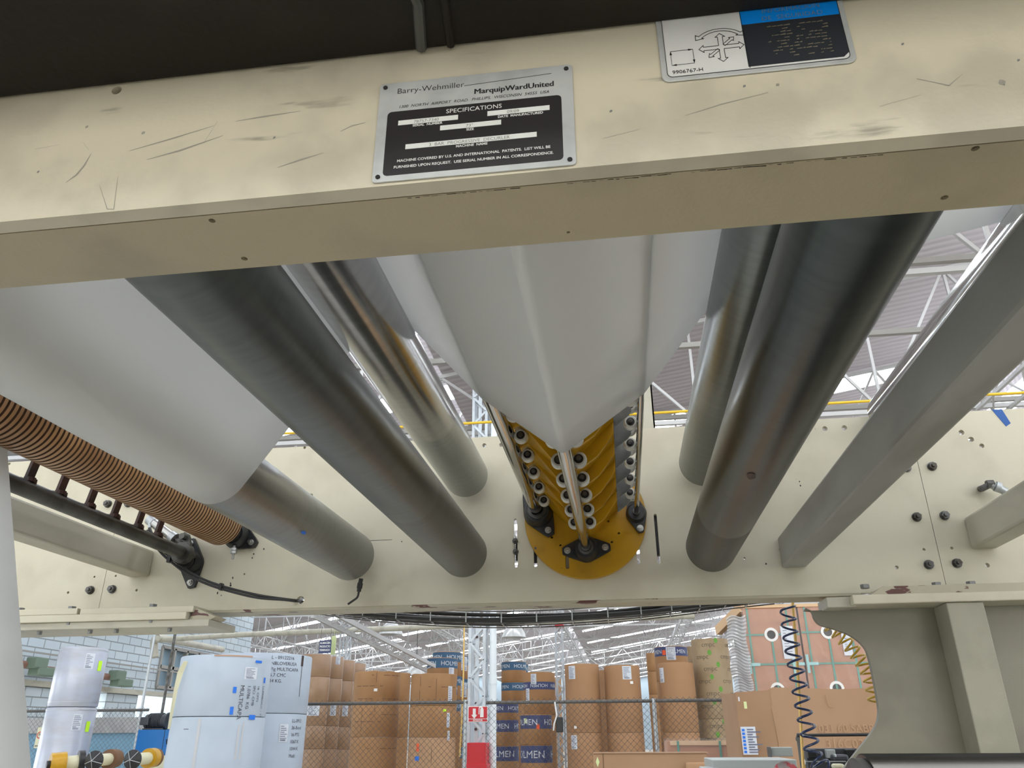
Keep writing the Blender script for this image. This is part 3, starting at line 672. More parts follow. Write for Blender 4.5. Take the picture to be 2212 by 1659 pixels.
# tan grooved spreader roller
tx, tz, tr = -1.293, 2.247, .070
prof = [(YR0, tr-.01), (YR0+.01, tr)]
y = YR0+.02; pit = .0158
while y < 2.385:
    prof += [(y, tr), (y+.0018, tr-.004), (y+.0046, tr-.004), (y+.0064, tr)]; y += pit
prof += [(2.392, tr), (2.396, tr-.008)]
tn = thing('grooved_roller', (tx, 1.47, tz-tr), 'tan grooved rubber roller at the left edge below the white paper', 'roller')
o = lathe_y(tx, tz, prof, 64).build('rubber_cover', ['roller_tan'], tn)
me = o.data; me.materials.append(M['groove_dark'])
for p in me.polygons:
    rr_ = [hypot(me.vertices[i].co.x, me.vertices[i].co.z-tr) for i in p.vertices]
    if max(rr_) < tr-.0025 or (min(rr_) < tr-.003): p.material_index = 1
MB().cyl((tx, 2.396, tz), (tx, 2.44, tz), .03, 24).build('journal', 'steel', tn)

# flange bearings
def bearing(x, z, r, ang, label, Yw=YF, dep=.045, L=None, bolts=True, shaft=.02, name='flange_bearing'):
    L = L or r*1.75
    t = thing(name, (x, Yw, z-r), label, 'bearing')
    pts = []
    for k in range(48):
        a = 2*pi*k/48; ra = r*1.02
        # convex hull of a disc and two lugs
        c = abs(cos(a)); lug = (L*c + sqrt(max((r*.42)**2-(L*sin(a))**2, 0))) if abs(L*sin(a)) < r*.42 else 0
        al = acos(min(1, max(-1, (ra-r*.42)/L))); tgt = ra/max(1e-3, cos(max(0, min(abs(a % pi), pi-(a % pi)) - al))) if True else ra
        aa = min(a % pi, pi-(a % pi))
        if aa < al: rad = max(lug, ra/cos(al-aa) if cos(al-aa) > .2 else 0); rad = min(rad, L+r*.42)
        else: rad = ra
        pts.append((x+rad*cos(a+ang), z+rad*sin(a+ang)))
    MB().prism(pts, Yw-.014, Yw).build('flange', 'cast_black', t, bevel=.002)
    lathe_y(x, z, [(Yw-.014, r*1.0), (Yw-dep*.7, r*.92), (Yw-dep, r*.80)], 40).build('housing', 'cast_black', t)
    MB().ring((x, Yw-dep, z), (0, -1, 0), shaft, shaft*1.45, .008, 28).build('lock_collar', 'dark_steel', t)
    if bolts:
        for s in (1, -1):
            bx, bz = x+s*L*cos(ang), z+s*L*sin(ang); mb = MB()
            mb.cyl((bx, Yw-.014, bz), (bx, Yw-.017, bz), .0105, 20); rr = .0085
            mb.add([(bx+rr*cos(pi/3*k), yy, bz+rr*sin(pi/3*k)) for yy in (Yw-.017, Yw-.026) for k in range(6)], [(0, 1, 2, 3, 4, 5)[::-1], (6, 7, 8, 9, 10, 11)]+[(k, (k+1) % 6, (k+1) % 6+6, k+6) for k in range(6)])
            mb.cyl((bx, Yw-.026, bz), (bx, Yw-.031, bz), .0045, 12); mb.build('bolt', 'steel', t)
    return t
b1 = bearing(-1.436, 2.143, .040, radians(100), 'black flange bearing at the end of the black swing bar, lower left', L=.068)
b2 = bearing(-1.285, 2.232, .045, radians(-25), 'black flange bearing with a silver bolt at the end of the tan roller', L=.062)
q = at(505, 1190, 1, YF-.03)
MB().cyl((q.x, YF-.03, q.z+.018), (q.x, YF-.03, q.z-.028), .004, 12).cyl((q.x, YF-.03, q.z-.001), (q.x, YF-.03, q.z-.009), .011, 6).cyl((q.x, YF-.03, q.z+.001), (q.x, YF-.03, q.z+.009), .011, 6).build('adjusting_screw', 'steel', b2, False)

# ------------------------------------------------------------------ swing bar (ladder) at left
bx_, bz_ = -1.423, 2.158
sb = thing('swing_bar', (bx_, 1.47, bz_-.03), 'black round bar at left carrying a row of brown flat struts', 'bar')
MB().cyl((bx_, YR0, bz_), (bx_, 2.42, bz_), .0205, 32).cyl((bx_, 2.42, bz_), (bx_, 2.455, bz_), .018, 20).build('bar_tube', 'bar_black', sb)
for y in (.97, 1.085, 1.2, 1.315, 1.43, 1.545, 1.662, 1.777, 1.898, 2.012, 2.132, 2.24):
    MB().bar((bx_, y, bz_+.02), (bx_+.012, y, 2.245), .024, .008, up=(1, 0, 0)).build('strut', 'rust_brown', sb, False)
    MB().box(bx_-.020, bx_+.020, y-.011, y+.011, bz_+.000, bz_+.006).cyl((bx_-.012, y-.012, bz_-.0), (bx_-.012, y-.012, bz_+.026), .006, 8).cyl((bx_+.010, y+.010, bz_-.0), (bx_+.010, y+.010, bz_+.026), .006, 8).cyl((bx_+.004, y, bz_+.018), (bx_+.004, y, bz_+.028), .014, 12).build('clamp', 'rust_brown', sb, False)
MB().box(bx_-.002, bx_+.022, YR0, 2.30, 2.240, 2.252).build('top_rail', 'beam_paint', sb, False, bevel=.002)
MB().prism([(bx_-.026, bz_-.008), (bx_+.026, bz_-.01), (bx_+.030, bz_+.01), (bx_+.012, bz_+.062), (bx_-.004, bz_+.07), (bx_-.018, bz_+.058)], 2.40, 2.412).cyl((bx_, 2.39, bz_), (bx_, 2.42, bz_), .034, 28).cyl((bx_+.0, 2.38, bz_+.052), (bx_+.0, 2.425, bz_+.052), .010, 14).build('lever_arm', 'bar_black', sb)
# air cylinder working the lever
a0 = at(333, 1130, 1, 2.40); a1 = at(375, 1162, 1, 2.40); a2 = at(398, 1180, 1, 2.40)
ac_ = thing('air_cylinder', a1, 'small silver air cylinder between the last brown struts and the black bearing', 'cylinder')
d = (a1-a0).normalized()
MB().cyl(a0-d*.01, a1, .0165, 24).build('barrel', 'steel', ac_)
MB().cyl(a1-d*.012, a1+d*.008, .020, 24).build('end_cap', 'galv', ac_); MB().cyl(a0-d*.025, a0, .018, 24).build('end_cap', 'galv', ac_)
MB().cyl(a1, a2, .0065, 14).cyl(a1+d*.018, a2-d*.004, .010, 6).build('piston_rod', 'dark_steel', ac_)
f0 = a0+V((-.006, -.012, -.018)); MB().tube([f0+V((-.004, 0, .022)), f0, f0+V((.012, 0, -.03))], .0055, 10).build('port_fitting', 'galv', ac_)
# black air hoses from the cylinder to the hole in the plate
hp = [(322, 1140, 2.36), (338, 1170, 2.37), (355, 1192, 2.40), (378, 1212, 2.42), (410, 1236, 2.43), (450, 1256, 2.43), (500, 1272, 2.43), (560, 1286, 2.45), (615, 1294, 2.47), (640, 1297, 2.495), (650, 1297, 2.56)]
for j, (dx, dy, lab) in enumerate(((0, 0, 'upper of two black air hoses sagging across the lower left of the frame plate'), (-4, 5, 'lower of two black air hoses sagging across the lower left of the frame plate'))):
    P = smooth_pts([at(x+dx*(1 if i < 8 else .2), y+dy*(1 if i < 8 else .3), 1, Y-.004*j) for i, (x, y, Y) in enumerate(hp)], 5)
    h = tag(MB().tube(P, .0042, 10).build('air_hose', 'rubber'), lab, 'hose')
    if j == 0:
        q = P[28]; MB().box(q.x-.004, q.x+.004, q.y-.010, q.y+.008, q.z-.014, q.z+.008).build('cable_tie', 'black', h, False)
        q = P[13]; MB().box(q.x-.006, q.x+.006, q.y-.010, q.y+.008, q.z-.018, q.z+.008).build('cable_tie', 'black', h, False)
# square cross beams
def sq_beam(x0, x1, z0, z1, m, label, y0=YN1, y1=YF):
    return tag(MB().box(x0, x1, y0, y1, z0, z1).build('cross_beam', m, None, False, bevel=.008), label, 'beam', None)
sq_beam(-1.662, -1.585, 2.103, 2.192, 'beam_paint', 'pale square cross beam at lower left, below the black swing bar')
sq_beam(.500, .574, 2.066, 2.162, 'grey_beam_paint', 'long grey square cross beam slanting up to the right edge')
sq_beam(1.057, 1.131, 2.104, 2.201, 'beam_paint', 'cream square cross beam cut by the right edge of the photo')
# cable plug by R1 end
q0 = at(780, 1250, 1, 2.46); q1 = at(775, 1278, 1, 2.46); q2 = at(752, 1305, 1, 2.47)
sc = thing('sensor_cable', q2, 'short black cable and plug hanging by the end of the lower left roller', 'cable')
MB().cyl(q0, q1, .007, 12).cyl(q0+(q1-q0)*.35, q0+(q1-q0)*.75, .009, 12).build('plug', 'rubber', sc)
MB().tube(smooth_pts([q1, at(772, 1290, 1, 2.46), at(762, 1298, 1, 2.465), q2]), .0035, 8).build('cable', 'rubber', sc)
# pipe fitting at right
q = at(2118, 1056, 1, YF)
pf = thing('pipe_fitting', q, 'grey angled pipe fitting sticking out of the plate at far right', 'fitting')
e = [at(2118, 1056, 1, YF), at(2122, 1055, 1, 2.46), at(2140, 1046, 1, 2.45), at(2155, 1052, 1, 2.45), at(2172, 1062, 1, 2.46)]
MB().tube(e[:3], .0095, 14).cyl(e[2]-V((.012, 0, 0)), e[2]+V((.008, 0, 0)), .013, 6).build('elbow', 'dark_steel', pf)
MB().cyl(e[2], e[4], .012, 14).cyl(e[3]-V((.006, 0, -.003)), e[3]+V((.006, 0, -.003)), .016, 14).build('coupling', 'galv', pf)

# ------------------------------------------------------------------ decurler head
dcx, dcz, dr = -.0952, 2.2446, .196
LB = (-.247, 2.266, .0205); CB = (-.0945, 2.139, .0155); RB = (.070, 2.248, .0075)
dh = thing('decurler_head', (dcx, 2.0, dcz-dr), 'bright yellow decurler head of stacked plates and disc behind the hanging paper', 'machine unit')
dhl = [circle(*onD, .0035, 10) for onD in [(lambda p: (at(*p, 1, 2.48).x, at(*p, 1, 2.48).z))(p) for p in [(1192, 1161), (1210.6, 1178), (1336.8, 1152), (1321.6, 1171), (1314, 1126)]]]
def sD(p): q = at(*p, 1, 2.48); return q.x, q.z
a, b = sD((1226, 1229)), sD((1226, 1200)); dhl.append(slot(a[0], a[1], b[1], .0055))
MB().prism(circle(dcx, dcz, dr, 96), 2.480, YF-.0005, dhl).build('end_disc', 'yellow_paint', dh, bevel=.001)
ystat = [.69+.142*k for k in range(12)]
# plates: V shaped, lower edges parallel to the bars' triangle
def vplate(y):
    pts = [(-.262, 2.33), (-.225, 2.262), (-.205, 2.272), (-.118, 2.158), (-.09, 2.150), (-.064, 2.158), (-.030, 2.182), (.010, 2.235), (.012, 2.36), (-.09, 2.37)]
    return MB().prism(pts, y, y+.010)
for i, y in enumerate(ystat):
    vplate(y+.012).build('chevron_plate', 'yellow_paint', dh, False, bevel=.001)
# sloping yellow skins between the plates
MB().prism([(-.235, 2.300), (-.098, 2.176), (-.088, 2.176), (-.088, 2.19), (-.225, 2.318)], .70, 2.48).build('skin_plate', 'yellow_paint', dh, False)
MB().prism([(-.088, 2.176), (-.080, 2.176), (.006, 2.262), (.006, 2.285), (-.088, 2.19)], .70, 2.48).build('skin_plate', 'yellow_paint', dh, False)
MB().prism([(.006, 2.262), (.012, 2.262), (.012, 2.36), (.006, 2.36)], .70, 2.48).build('skin_plate', 'yellow_paint', dh, False)
def wheel(x, z, y, r, n=28):
    lathe_y(x, z, [(y-.011, r*.60), (y-.011, r*.80), (y-.007, r*.97), (y, r), (y+.007, r*.97), (y+.011, r*.80)], n).build('guide_wheel', 'wheel_nylon', dh)
    w_ = lathe_y(x, z, [(y-.012, r*.58), (y-.0105, r*.60)], n).build('wheel_hub', 'black', dh)
    MB().cyl((x, y-.012, z), (x, y-.019, z), r*.30, 12).cyl((x, y-.019, z), (x, y-.021, z), r*.14, 8).build('wheel_bolt', 'dark_steel', dh)
for i, y in enumerate(ystat):
    if i < 4: continue
    for s in (-1, 1): wheel(CB[0]+s*.0225, CB[1]+.029, y-.006, .0185)
    wheel(LB[0]+.036, LB[1]-.009, y+.060, .0175)
    wheel(LB[0]+.012, LB[1]+.041, y+.060, .016)
    wheel(RB[0]-.022, RB[1]+.012, y+.058, .0160)
    wheel(RB[0]-.021, RB[1]+.001, y-.010, .0160)
    # grey carrier plate to the right bar
    MB().prism([(.010, 2.205), (.040, 2.227), (.050, 2.238), (.050, 2.285), (.010, 2.30)], y+.030, y+.038).build('carrier_plate', 'grey_plate', dh, False, bevel=.001)
    MB().box(.010, .028, y+.045, y+.056, 2.236, 2.262).build('yellow_tab', 'yellow_paint', dh, False)
    MB().cyl((.020, y+.050, 2.238), (.020, y+.050, 2.230), .005, 8).build('tab_bolt', 'dark_steel', dh)
for nm, (x, z, r), m, lab in (('l', LB, 'bar_steel', 'polished left bar of the three decurling bars, thick, under the paper'), ('c', CB, 'bar_steel', 'polished centre bar of the three decurling bars, at the point of the paper'), ('r', RB, 'bar_steel', 'thin right bar of the three decurling bars, by the grey carrier plates')):
    tag(MB().cyl((x, YR0, z), (x, 2.452, z), r, 28).build('decurling_bar', m), lab, 'bar', None)
bearing(LB[0]+.002, LB[1]-.004, .047, radians(-62), 'black round flange bearing holding the left decurling bar on the yellow disc', 2.48, .05, .066, shaft=.0205)
bearing(CB[0], CB[1]+.0, .040, radians(3), 'black two-bolt flange bearing holding the centre decurling bar low on the yellow disc', 2.48, .042, .060, shaft=.0165)
bearing(RB[0], RB[1], .032, radians(-80), 'black flange bearing holding the thin right decurling bar on the yellow disc', 2.48, .03, .050, shaft=.0078)

# ------------------------------------------------------------------ paper web
def paper_mat():
    m = mat('web_paper', (.90, .91, .91), .42, spec=.35); n = m.node_tree.nodes; l = m.node_tree.links; b = n['Principled BSDF']
    t = n.new('ShaderNodeBsdfTranslucent'); t.inputs[0].default_value = (.90, .90, .89, 1); mx = n.new('ShaderNodeMixShader'); mx.inputs[0].default_value = .42
    l.new(b.outputs[0], mx.inputs[1]); l.new(t.outputs[0], mx.inputs[2]); l.new(mx.outputs[0], n['Material Output'].inputs[0])
paper_mat()
def tangent(c1, s1, c2, s2):
    """tangent segment of a path going from circle c1 to c2; s=+1 wraps counter-clockwise, -1 clockwise"""
    (x1, z1, r1), (x2, z2, r2) = c1, c2; dx, dz = x2-x1, z2-z1; D = hypot(dx, dz); a = atan2(dz, dx)
    # offset: path lies at signed distance s*r to the right of direction
    g = math.asin((s1*r1 - s2*r2)/D)
    th = a + g          # direction
    nx, nz = sin(th), -cos(th)   # right-hand normal
    return (x1+nx*s1*r1, z1+nz*s1*r1), (x2+nx*s2*r2, z2+nz*s2*r2)
def web_path(circs):
    e = .0006; P = []; segs = []
    cs = [((x, z, (r+e) if r > 0 else 0), s) for x, z, r, s in circs]
    for i in range(len(cs)-1): segs.append(tangent(cs[i][0], cs[i][1], cs[i+1][0], cs[i+1][1]))
    P.append(segs[0][0])
    for i in range(1, len(cs)-1):
        (x, z, r), s = cs[i]; A = segs[i-1][1]; B = segs[i][0]; aA = atan2(A[1]-z, A[0]-x); aB = atan2(B[1]-z, B[0]-x)
        da = (aB-aA) % (2*pi) if s > 0 else -((aA-aB) % (2*pi))
        if abs(da) > 5.8: da = 0
        # points along the straight run before
        L = segs[i-1]; 
        for k in range(1, 6): P.append((L[0][0]+(L[1][0]-L[0][0])*k/6, L[0][1]+(L[1][1]-L[0][1])*k/6))
        n = max(2, int(abs(da)/.09)+1)
        for k in range(n+1): t = aA+da*k/n; P.append((x+r*cos(t), z+r*sin(t)))
    L = segs[-1]
    for k in range(1, 7): P.append((L[0][0]+(L[1][0]-L[0][0])*k/6, L[0][1]+(L[1][1]-L[0][1])*k/6))
    return P
PATH = web_path([(-.835, .78, 0, 1), (tx, tz, tr, -1), (*RX['R1'], 1), (*RX['R3'], -1), (*LB, 1), (*CB, 1), (*RB, 1), (*RX['R5'], -1), (*RX['R7'], -1), (1.9, 2.2, 0, 1)])
def web(path, y0, y1, label, rows=8):
    mb = MB(); n = len(path)
    for j in range(rows+1): mb.v += [(p[0], y0+(y1-y0)*j/rows, p[1]) for p in path]
    for j in range(rows): mb.f += [(j*n+i, j*n+i+1, (j+1)*n+i+1, (j+1)*n+i) for i in range(n-1)]
    mb.mi = [0]*len(mb.f)
    o = mb.build('paper_web', 'web_paper'); o.data.polygons.foreach_set('use_smooth', [True]*len(o.data.polygons))
    for e_ in o.data.edges: e_.use_edge_sharp = False
    so = o.modifiers.new('t', 'SOLIDIFY'); so.thickness = .0004; so.offset = 0
    return tag(o, label, 'paper')
YWEB = 1.492
web(PATH, YR0, YWEB, 'wide sheet of white paper threaded over and under all the rollers')

# ------------------------------------------------------------------ cable tray below the far frame
cx = [(560, 1296), (650, 1312), (760, 1327), (900, 1339), (1050, 1345), (1200, 1342), (1350, 1331), (1480, 1316), (1590, 1302), (1680, 1292)]
YC = 2.72
base = smooth_pts([at(*p, 1, YC) for p in cx], 4)
for i, lab in enumerate(('thickest black cable at the bottom of the sagging wire tray', 'black cable lying at the front of the sagging wire tray', 'black cable in the middle of the sagging wire tray', 'thin black cable on top of the bundle in the wire tray', 'black cable at the back of the sagging wire tray')):
    oy, oz, r = ((0, .004, .010), (-.02, .006, .007), (.02, .008, .008), (-.005, .022, .006), (.04, .012, .007))[i]
    tag(MB().tube([p+V((0, oy, oz+.004*sin(k*.35+i))) for k, p in enumerate(base)], r, 10).build('power_cable', 'rubber'), lab, 'cable')
wt = thing('cable_tray', base[len(base)//2], 'thin wire cable tray sagging under the far frame plate', 'cable tray')
mb = MB()
for oy, oz in ((-.05, -.008), (.07, -.008), (-.05, .03), (.07, .03), (.01, -.008)): mb.tube([p+V((0, oy, oz)) for p in base], .0022, 6)
mb.build('long_wire', 'dark_steel', wt)
for k in range(3, len(base)-2, 2):
    p = base[k]; MB().tube([p+V((0, -.05, .045)), p+V((0, -.05, -.008)), p+V((0, .07, -.008)), p+V((0, .07, .045))], .0022, 6).build('hoop', 'galv', wt)

# ------------------------------------------------------------------ coiled hoses, brass pipe at right
def coil(P, R, r, turns, nt=18):
    P = smooth_pts(P, 12); L = [0]
    for i in range(1, len(P)): L.append(L[-1]+(P[i]-P[i-1]).length)
    out = []; N = int(turns*nt)
    for k in range(N+1):
        s = L[-1]*(k/N); i = 0
        while i < len(L)-2 and L[i+1] < s: i += 1
        p = P[i]+(P[i+1]-P[i])*((s-L[i])/max(1e-9, L[i+1]-L[i])); d = (P[min(i+2, len(P)-1)]-P[max(i-1, 0)]).normalized()
        u = d.cross(V((0, 1, 0))).normalized(); v = d.cross(u); t = 2*pi*turns*k/N
        out.append(p+u*R*cos(t)+v*R*sin(t))
    return MB().tube(out, r, 8)
YH = 2.66
hp = [at(*p, 1, YH) for p in ((1701, 1308), (1706, 1360), (1715, 1420), (1726, 1480), (1737, 1540), (1748, 1590), (1762, 1640), (1790, 1668), (1800, 1700))]
tag(coil(hp, .023, .0036, 13.5).build('coiled_hose', 'hose_blue'), 'dark blue coiled air hose hanging below the far frame on the right', 'hose')
hp = [at(*p, 1, 2.9) for p in ((1785, 1345), (1812, 1370), (1840, 1400), (1865, 1435), (1882, 1470), (1893, 1520))]
tag(coil(hp, .023, .0036, 10).build('coiled_hose', 'hose_yellow'), 'translucent yellow coiled air hose partly behind the curved leg plate', 'hose')
tag(MB().tube([at(1712, 1300, 1, 3.1), at(1722, 1430, 1, 3.1), at(1734, 1640, 1, 3.1), at(1740, 1720, 1, 3.1)], .0055, 10).build('air_line', 'brass_pipe'), 'straight amber air line hanging behind the blue coiled hose', 'pipe')

# fluted roll at bottom right
fl = thing('fluted_roll', (1.0, 1.7, 1.30), 'shiny fluted steel roll in the bottom right corner', 'roller')
q = at(1880, 1632, 1, 1.66); fr_ = .13; n = 150
x0 = at(1880, 1645, 1, 1.60).x; zc = q.z-fr_-.001
mb = MB(); prof = [(1.70+(fr_+(.0036 if k % 2 else 0))*cos(2*pi*k/(2*n)), zc+(fr_+(.0036 if k % 2 else 0))*sin(2*pi*k/(2*n))) for k in range(2*n)]
mb.prism(prof, x0+.012, 1.9, plane='YZ'); mb.build('fluted_shell', 'fluted', fl, False)
MB().cyl((x0-.004, 1.70, zc), (x0+.012, 1.70, zc), fr_*.97, 64).build('end_ring', 'dark_steel', fl)
MB().cyl((x0-.1, 1.70, zc), (x0, 1.70, zc), .04, 24).build('journal', 'steel', fl)

# ------------------------------------------------------------------ background: paper rolls
def on_cyl(cx, cy, r, a0=0):
    """maps (u, v) to a vertical cylinder; u=0 faces the camera side"""
    base_a = atan2(-cy, -cx)+a0
    return lambda u, z, d=0: (cx+(r+d)*cos(base_a+u/r), cy+(r+d)*sin(base_a+u/r), z)
def cyl_patch(fr, u0, u1, z0, z1, d, mb, n=8):
    vs = []; k0 = len(mb.v)
    for i in range(n+1):
        u = u0+(u1-u0)*i/n; vs += [fr(u, z0, d), fr(u, z1, d)]
    mb.add(vs, [(2*i, 2*i+2, 2*i+3, 2*i+1) for i in range(n)])
def cyl_text(mb, fr, body, size, u, z, d, rot=0, **kw):
    vs, fs = text2d(body, size, **kw); c, s = cos(rot), sin(rot)
    mb.add([fr(u+p[0]*c-p[1]*s, z+p[0]*s+p[1]*c, d) for p in vs], fs)
def label_sheet(o, fr, u, z, w, h, d=.004, turned=False, mat_='label_white'):
    mb = MB(); cyl_patch(fr, u-w/2, u+w/2, z-h/2, z+h/2, d, mb, 4); s = mb.build('label_sheet', mat_, o, False)
    mb = MB(); r = random.Random(int(abs(u*1000+z*977)))
    for k in range(7):
        zz = z+h*.36-k*h*.11; L = w*r.uniform(.3, .8); cyl_patch(fr, u-w*.4, u-w*.4+L, zz, zz+h*.035, d+.002, mb, 2)
    x = u-w*.35
    while x < u+w*.25:
        b = r.uniform(.01, .03)*w; cyl_patch(fr, x, x+b, z-h*.44, z-h*.34, d+.002, mb, 1); x += b*1.9
    mb.build('print', 'label_print', s, False)
def paper_roll(cx, cy, r, z0, z1, m, label, group, feats=None, n=56, rag=0):
    mb = MB(); vs = []; fs = []; rd = random.Random(int(abs(cx*131+z1*977)))
    prof = [(z0+.001, r-.02), (z0+.004, r-.006), (z0+.02, r), ((z0+z1)/2, r+.002), (z1-.02, r), (z1-.005, r-.006), (z1-.002, r-.02)]
    for i, (z, q) in enumerate(prof):
        for k in range(n):
            dz = rag*sin(k*.9+cx)*rd.uniform(.3, 1) if i >= 5 else 0
            vs.append((cx+q*cos(2*pi*k/n), cy+q*sin(2*pi*k/n), z+dz))
    for i in range(len(prof)-1): fs += [(i*n+k, i*n+(k+1) % n, (i+1)*n+(k+1) % n, (i+1)*n+k) for k in range(n)]
    fs += [tuple(range(n))[::-1], tuple((len(prof)-1)*n+k for k in range(n))]
    mb.add(vs, fs); o = mb.build('paper_roll', m, None, True, origin=(cx, cy, z0)); tag(o, label, 'paper roll', group)
    MB().ring((cx, cy, z1-.001), (0, 0, 1), .05, .062, .004, 20).build('core_ring', 'cardboard_edge', o)
    if feats: feats(o, on_cyl(cx, cy, r), z0, z1, r)
    return o
def stack(L, R, Y, rows, m, labels, group, feats=None, rag=0):
    """L, R: photo pixels of the left and right outline of the stack at its top; rows: pixel heights of the top edge and of the joints below"""
    a = at(*L, 1, Y); b = at(*R, 1, Y); cx = (a.x+b.x)/2; r = (b.x-a.x)/2*.985
    pcx = (L[0]+R[0])/2
    zs = [at(pcx, y, 1, Y-r).z for y in rows]+[0]
    feats = feats or [None]*len(labels); ms = m if isinstance(m, list) else [m]*len(labels); out = []
    for i, lab in enumerate(labels):
        out.append(paper_roll(cx, Y, r, zs[i+1], zs[i], ms[i], lab, group, feats[i], rag=rag if i == 0 else 0))
    return out
def bands(text, m, tm, hfrac, flip=False, top=True, size=None, off=0):
    def f(o, fr, z0, z1, r):
        H = min(z1-z0, .85); h = H*hfrac; za = z1-h-(.02 if top else H*.30); mb = MB(); cyl_patch(fr, -pi*r*.62, pi*r*.62, za, za+h, .003, mb, 40); b = mb.build('printed_band', m, o)
        mb = MB(); s = size or h*.62; w_ = text_w(text, s)*1.25; u = -r*1.9+off
        while u < r*1.6:
            if flip: cyl_text(mb, fr, text, s, u+w_*.8, za+h*.72, .006, rot=pi)
            else: cyl_text(mb, fr, text, s, u, za+h*.28, .006)
            u += w_
        mb.build('lettering', tm, b, False)
    return f
def multi(*fs):
    def f(*a):
        for g in fs: g and g(*a)
    return f
def lab(u, dz, w, h, m='label_white'):
    return lambda o, fr, z0, z1, r: label_sheet(o, fr, u*r, z1-dz, w, h, mat_=m)
def spot(u, dz, w, h, m, nm='mark'):
    def f(o, fr, z0, z1, r):
        mb = MB(); cyl_patch(fr, u*r-w/2, u*r+w/2, z1-dz-h/2, z1-dz+h/2, .004, mb, 3); mb.build(nm, m, o, False)
    return f
def prints(rows, m='kraft_print', sz=.07, t='ARBAITERTESTLINER'):
    def f(o, fr, z0, z1, r):
        rd = random.Random(5); mb = MB()
        for k in rows:
            u = -r*1.2
            while u < r*1.2:
                L = rd.uniform(.05, .18); 
                if rd.random() < .6: cyl_patch(fr, u, u+L, z1-k, z1-k+.016, .003, mb, 2)
                u += L+.03
        mb.build('faded_print', m, o, False)
    return f
def crease(us):
    def f(o, fr, z0, z1, r):
        mb = MB()
        for u, a, b in us:
            cyl_patch(fr, u*r, u*r+.012, z1-b, z1-a, .003, mb, 1)
        mb.build('scuff', 'kraft_print', o, False)
    return f

# silver wrapped thin rolls
def silver(o, fr, z0, z1, r):
    mb = MB()
    for z in (z1-.035, z0+.05): cyl_patch(fr, -r*1.55, r*1.55, z, z+.005, .003, mb, 24)
    mb.build('wrap_edge', 'galv', o, False); label_sheet(o, fr, .30*r, z1-.16, .10, .17)
    mb = MB(); cyl_patch(fr, .72*r, .93*r, z1-.26, z1-.15, .005, mb, 3); mb.build('neon_sticker', 'neon', o, False)
stack((139, 1400), (228, 1400), 9.0, [1395, 1526], 'silver_wrap', ['narrow silver-wrapped roll at left, upper of the two, neon sticker on its right', 'narrow silver-wrapped roll at left, lower of the two, behind the yellow hub'], None, [silver, silver])
# white rolls with writing
def white_top(o, fr, z0, z1, r):
    label_sheet(o, fr, .57*r, z1-.18, .15, .12)
    for u, dz, w_, h_ in ((.74, .06, .09, .025), (1.02, .24, .035, .055), (.24, .35, .035, .06), (.23, .55, .035, .075), (.74, .61, .085, .045)):
        mb = MB(); cyl_patch(fr, u*r-w_/2, u*r+w_/2, z1-dz-h_/2, z1-dz+h_/2, .006, mb, 3); mb.build('blue_tape', 'tape_blue', o, False)
    mb = MB()
    for s, u, sz in (('MULTICAPA', .36, .062), ('1,0786  KG', .53, .050), ('SPCI  CMB', .67, .044), ('16  CPTS', .80, .042), ('LL0908OCC - 19', .98, .044)):
        cyl_text(mb, fr, s, sz, u*r, z1-.30, .006, rot=-pi/2)
    mb.build('handwriting', 'marker', o, False)
    mb = MB(); cyl_patch(fr, -.28*r, .56*r, z1-.022, z1-.006, .004, mb, 8); mb.build('glue_patch', 'band_text_tan', o, False)
def white_low(o, fr, z0, z1, r):
    mb = MB(); cyl_patch(fr, -.42*r, -.36*r, z1-.62, z1-.02, .003, mb, 2); mb.build('smudge', 'paper_smudge', o, False)
    mb = MB(); cyl_patch(fr, .42*r, .46*r, z1-.40, z1-.08, .003, mb, 2); mb.build('smudge', 'paper_smudge', o, False)
    mb = MB(); cyl_patch(fr, .52*r, .56*r, z1-.40, z1-.05, .003, mb, 2); mb.build('smudge', 'paper_smudge', o, False)
    mb = MB(); cyl_patch(fr, -.75*r, -.62*r, z1-.12, z1-.115, .003, mb, 2); mb.build('mark', 'marker', o, False)
GW = None
stack((402, 1425), (581, 1425), 8.6, [1412, 1547], 'paper_white', ['large white paper roll with sideways handwriting and blue tape squares', 'large plain white roll under the one with the blue tape squares'], None, [white_top, white_low])
def white2_top(o, fr, z0, z1, r):
    mb = MB()
    for k, s in enumerate(('L - 09122216', 'NBLOVERUSA', 'Pig MULTICAPA', '6.7 CMC', '34 KG.')): cyl_text(mb, fr, s, .056, .13*r, z1-.075-k*.068, .006)
    mb.build('handwriting', 'marker', o, False)
    mb = MB(); cyl_patch(fr, .84*r, .91*r, z1-.14, z1-.01, .003, mb, 2); cyl_patch(fr, .87*r, .885*r, z1-.5, z1-.14, .003, mb, 1); mb.build('smudge', 'rust_brown', o, False)
def white2_low(o, fr, z0, z1, r):
    label_sheet(o, fr, .56*r, z1-.22, .12, .2)
    mb = MB()
    for k, s in enumerate(('LL-0912', '36-Bond', '16 PTS', '1067 K', '1044 K', 'Multi')): cyl_text(mb, fr, s, .055, .74*r, z1-.10-k*.078, .006)
    mb.build('handwriting', 'marker', o, False)
stack((478, 1412), (670, 1412), 10.2, [1408, 1540], 'paper_white', ['white paper roll behind the blue-taped one, handwriting upright near its top', 'white paper roll with a sheet label, behind and right of the plain white one'], None, [white2_top, white2_low])
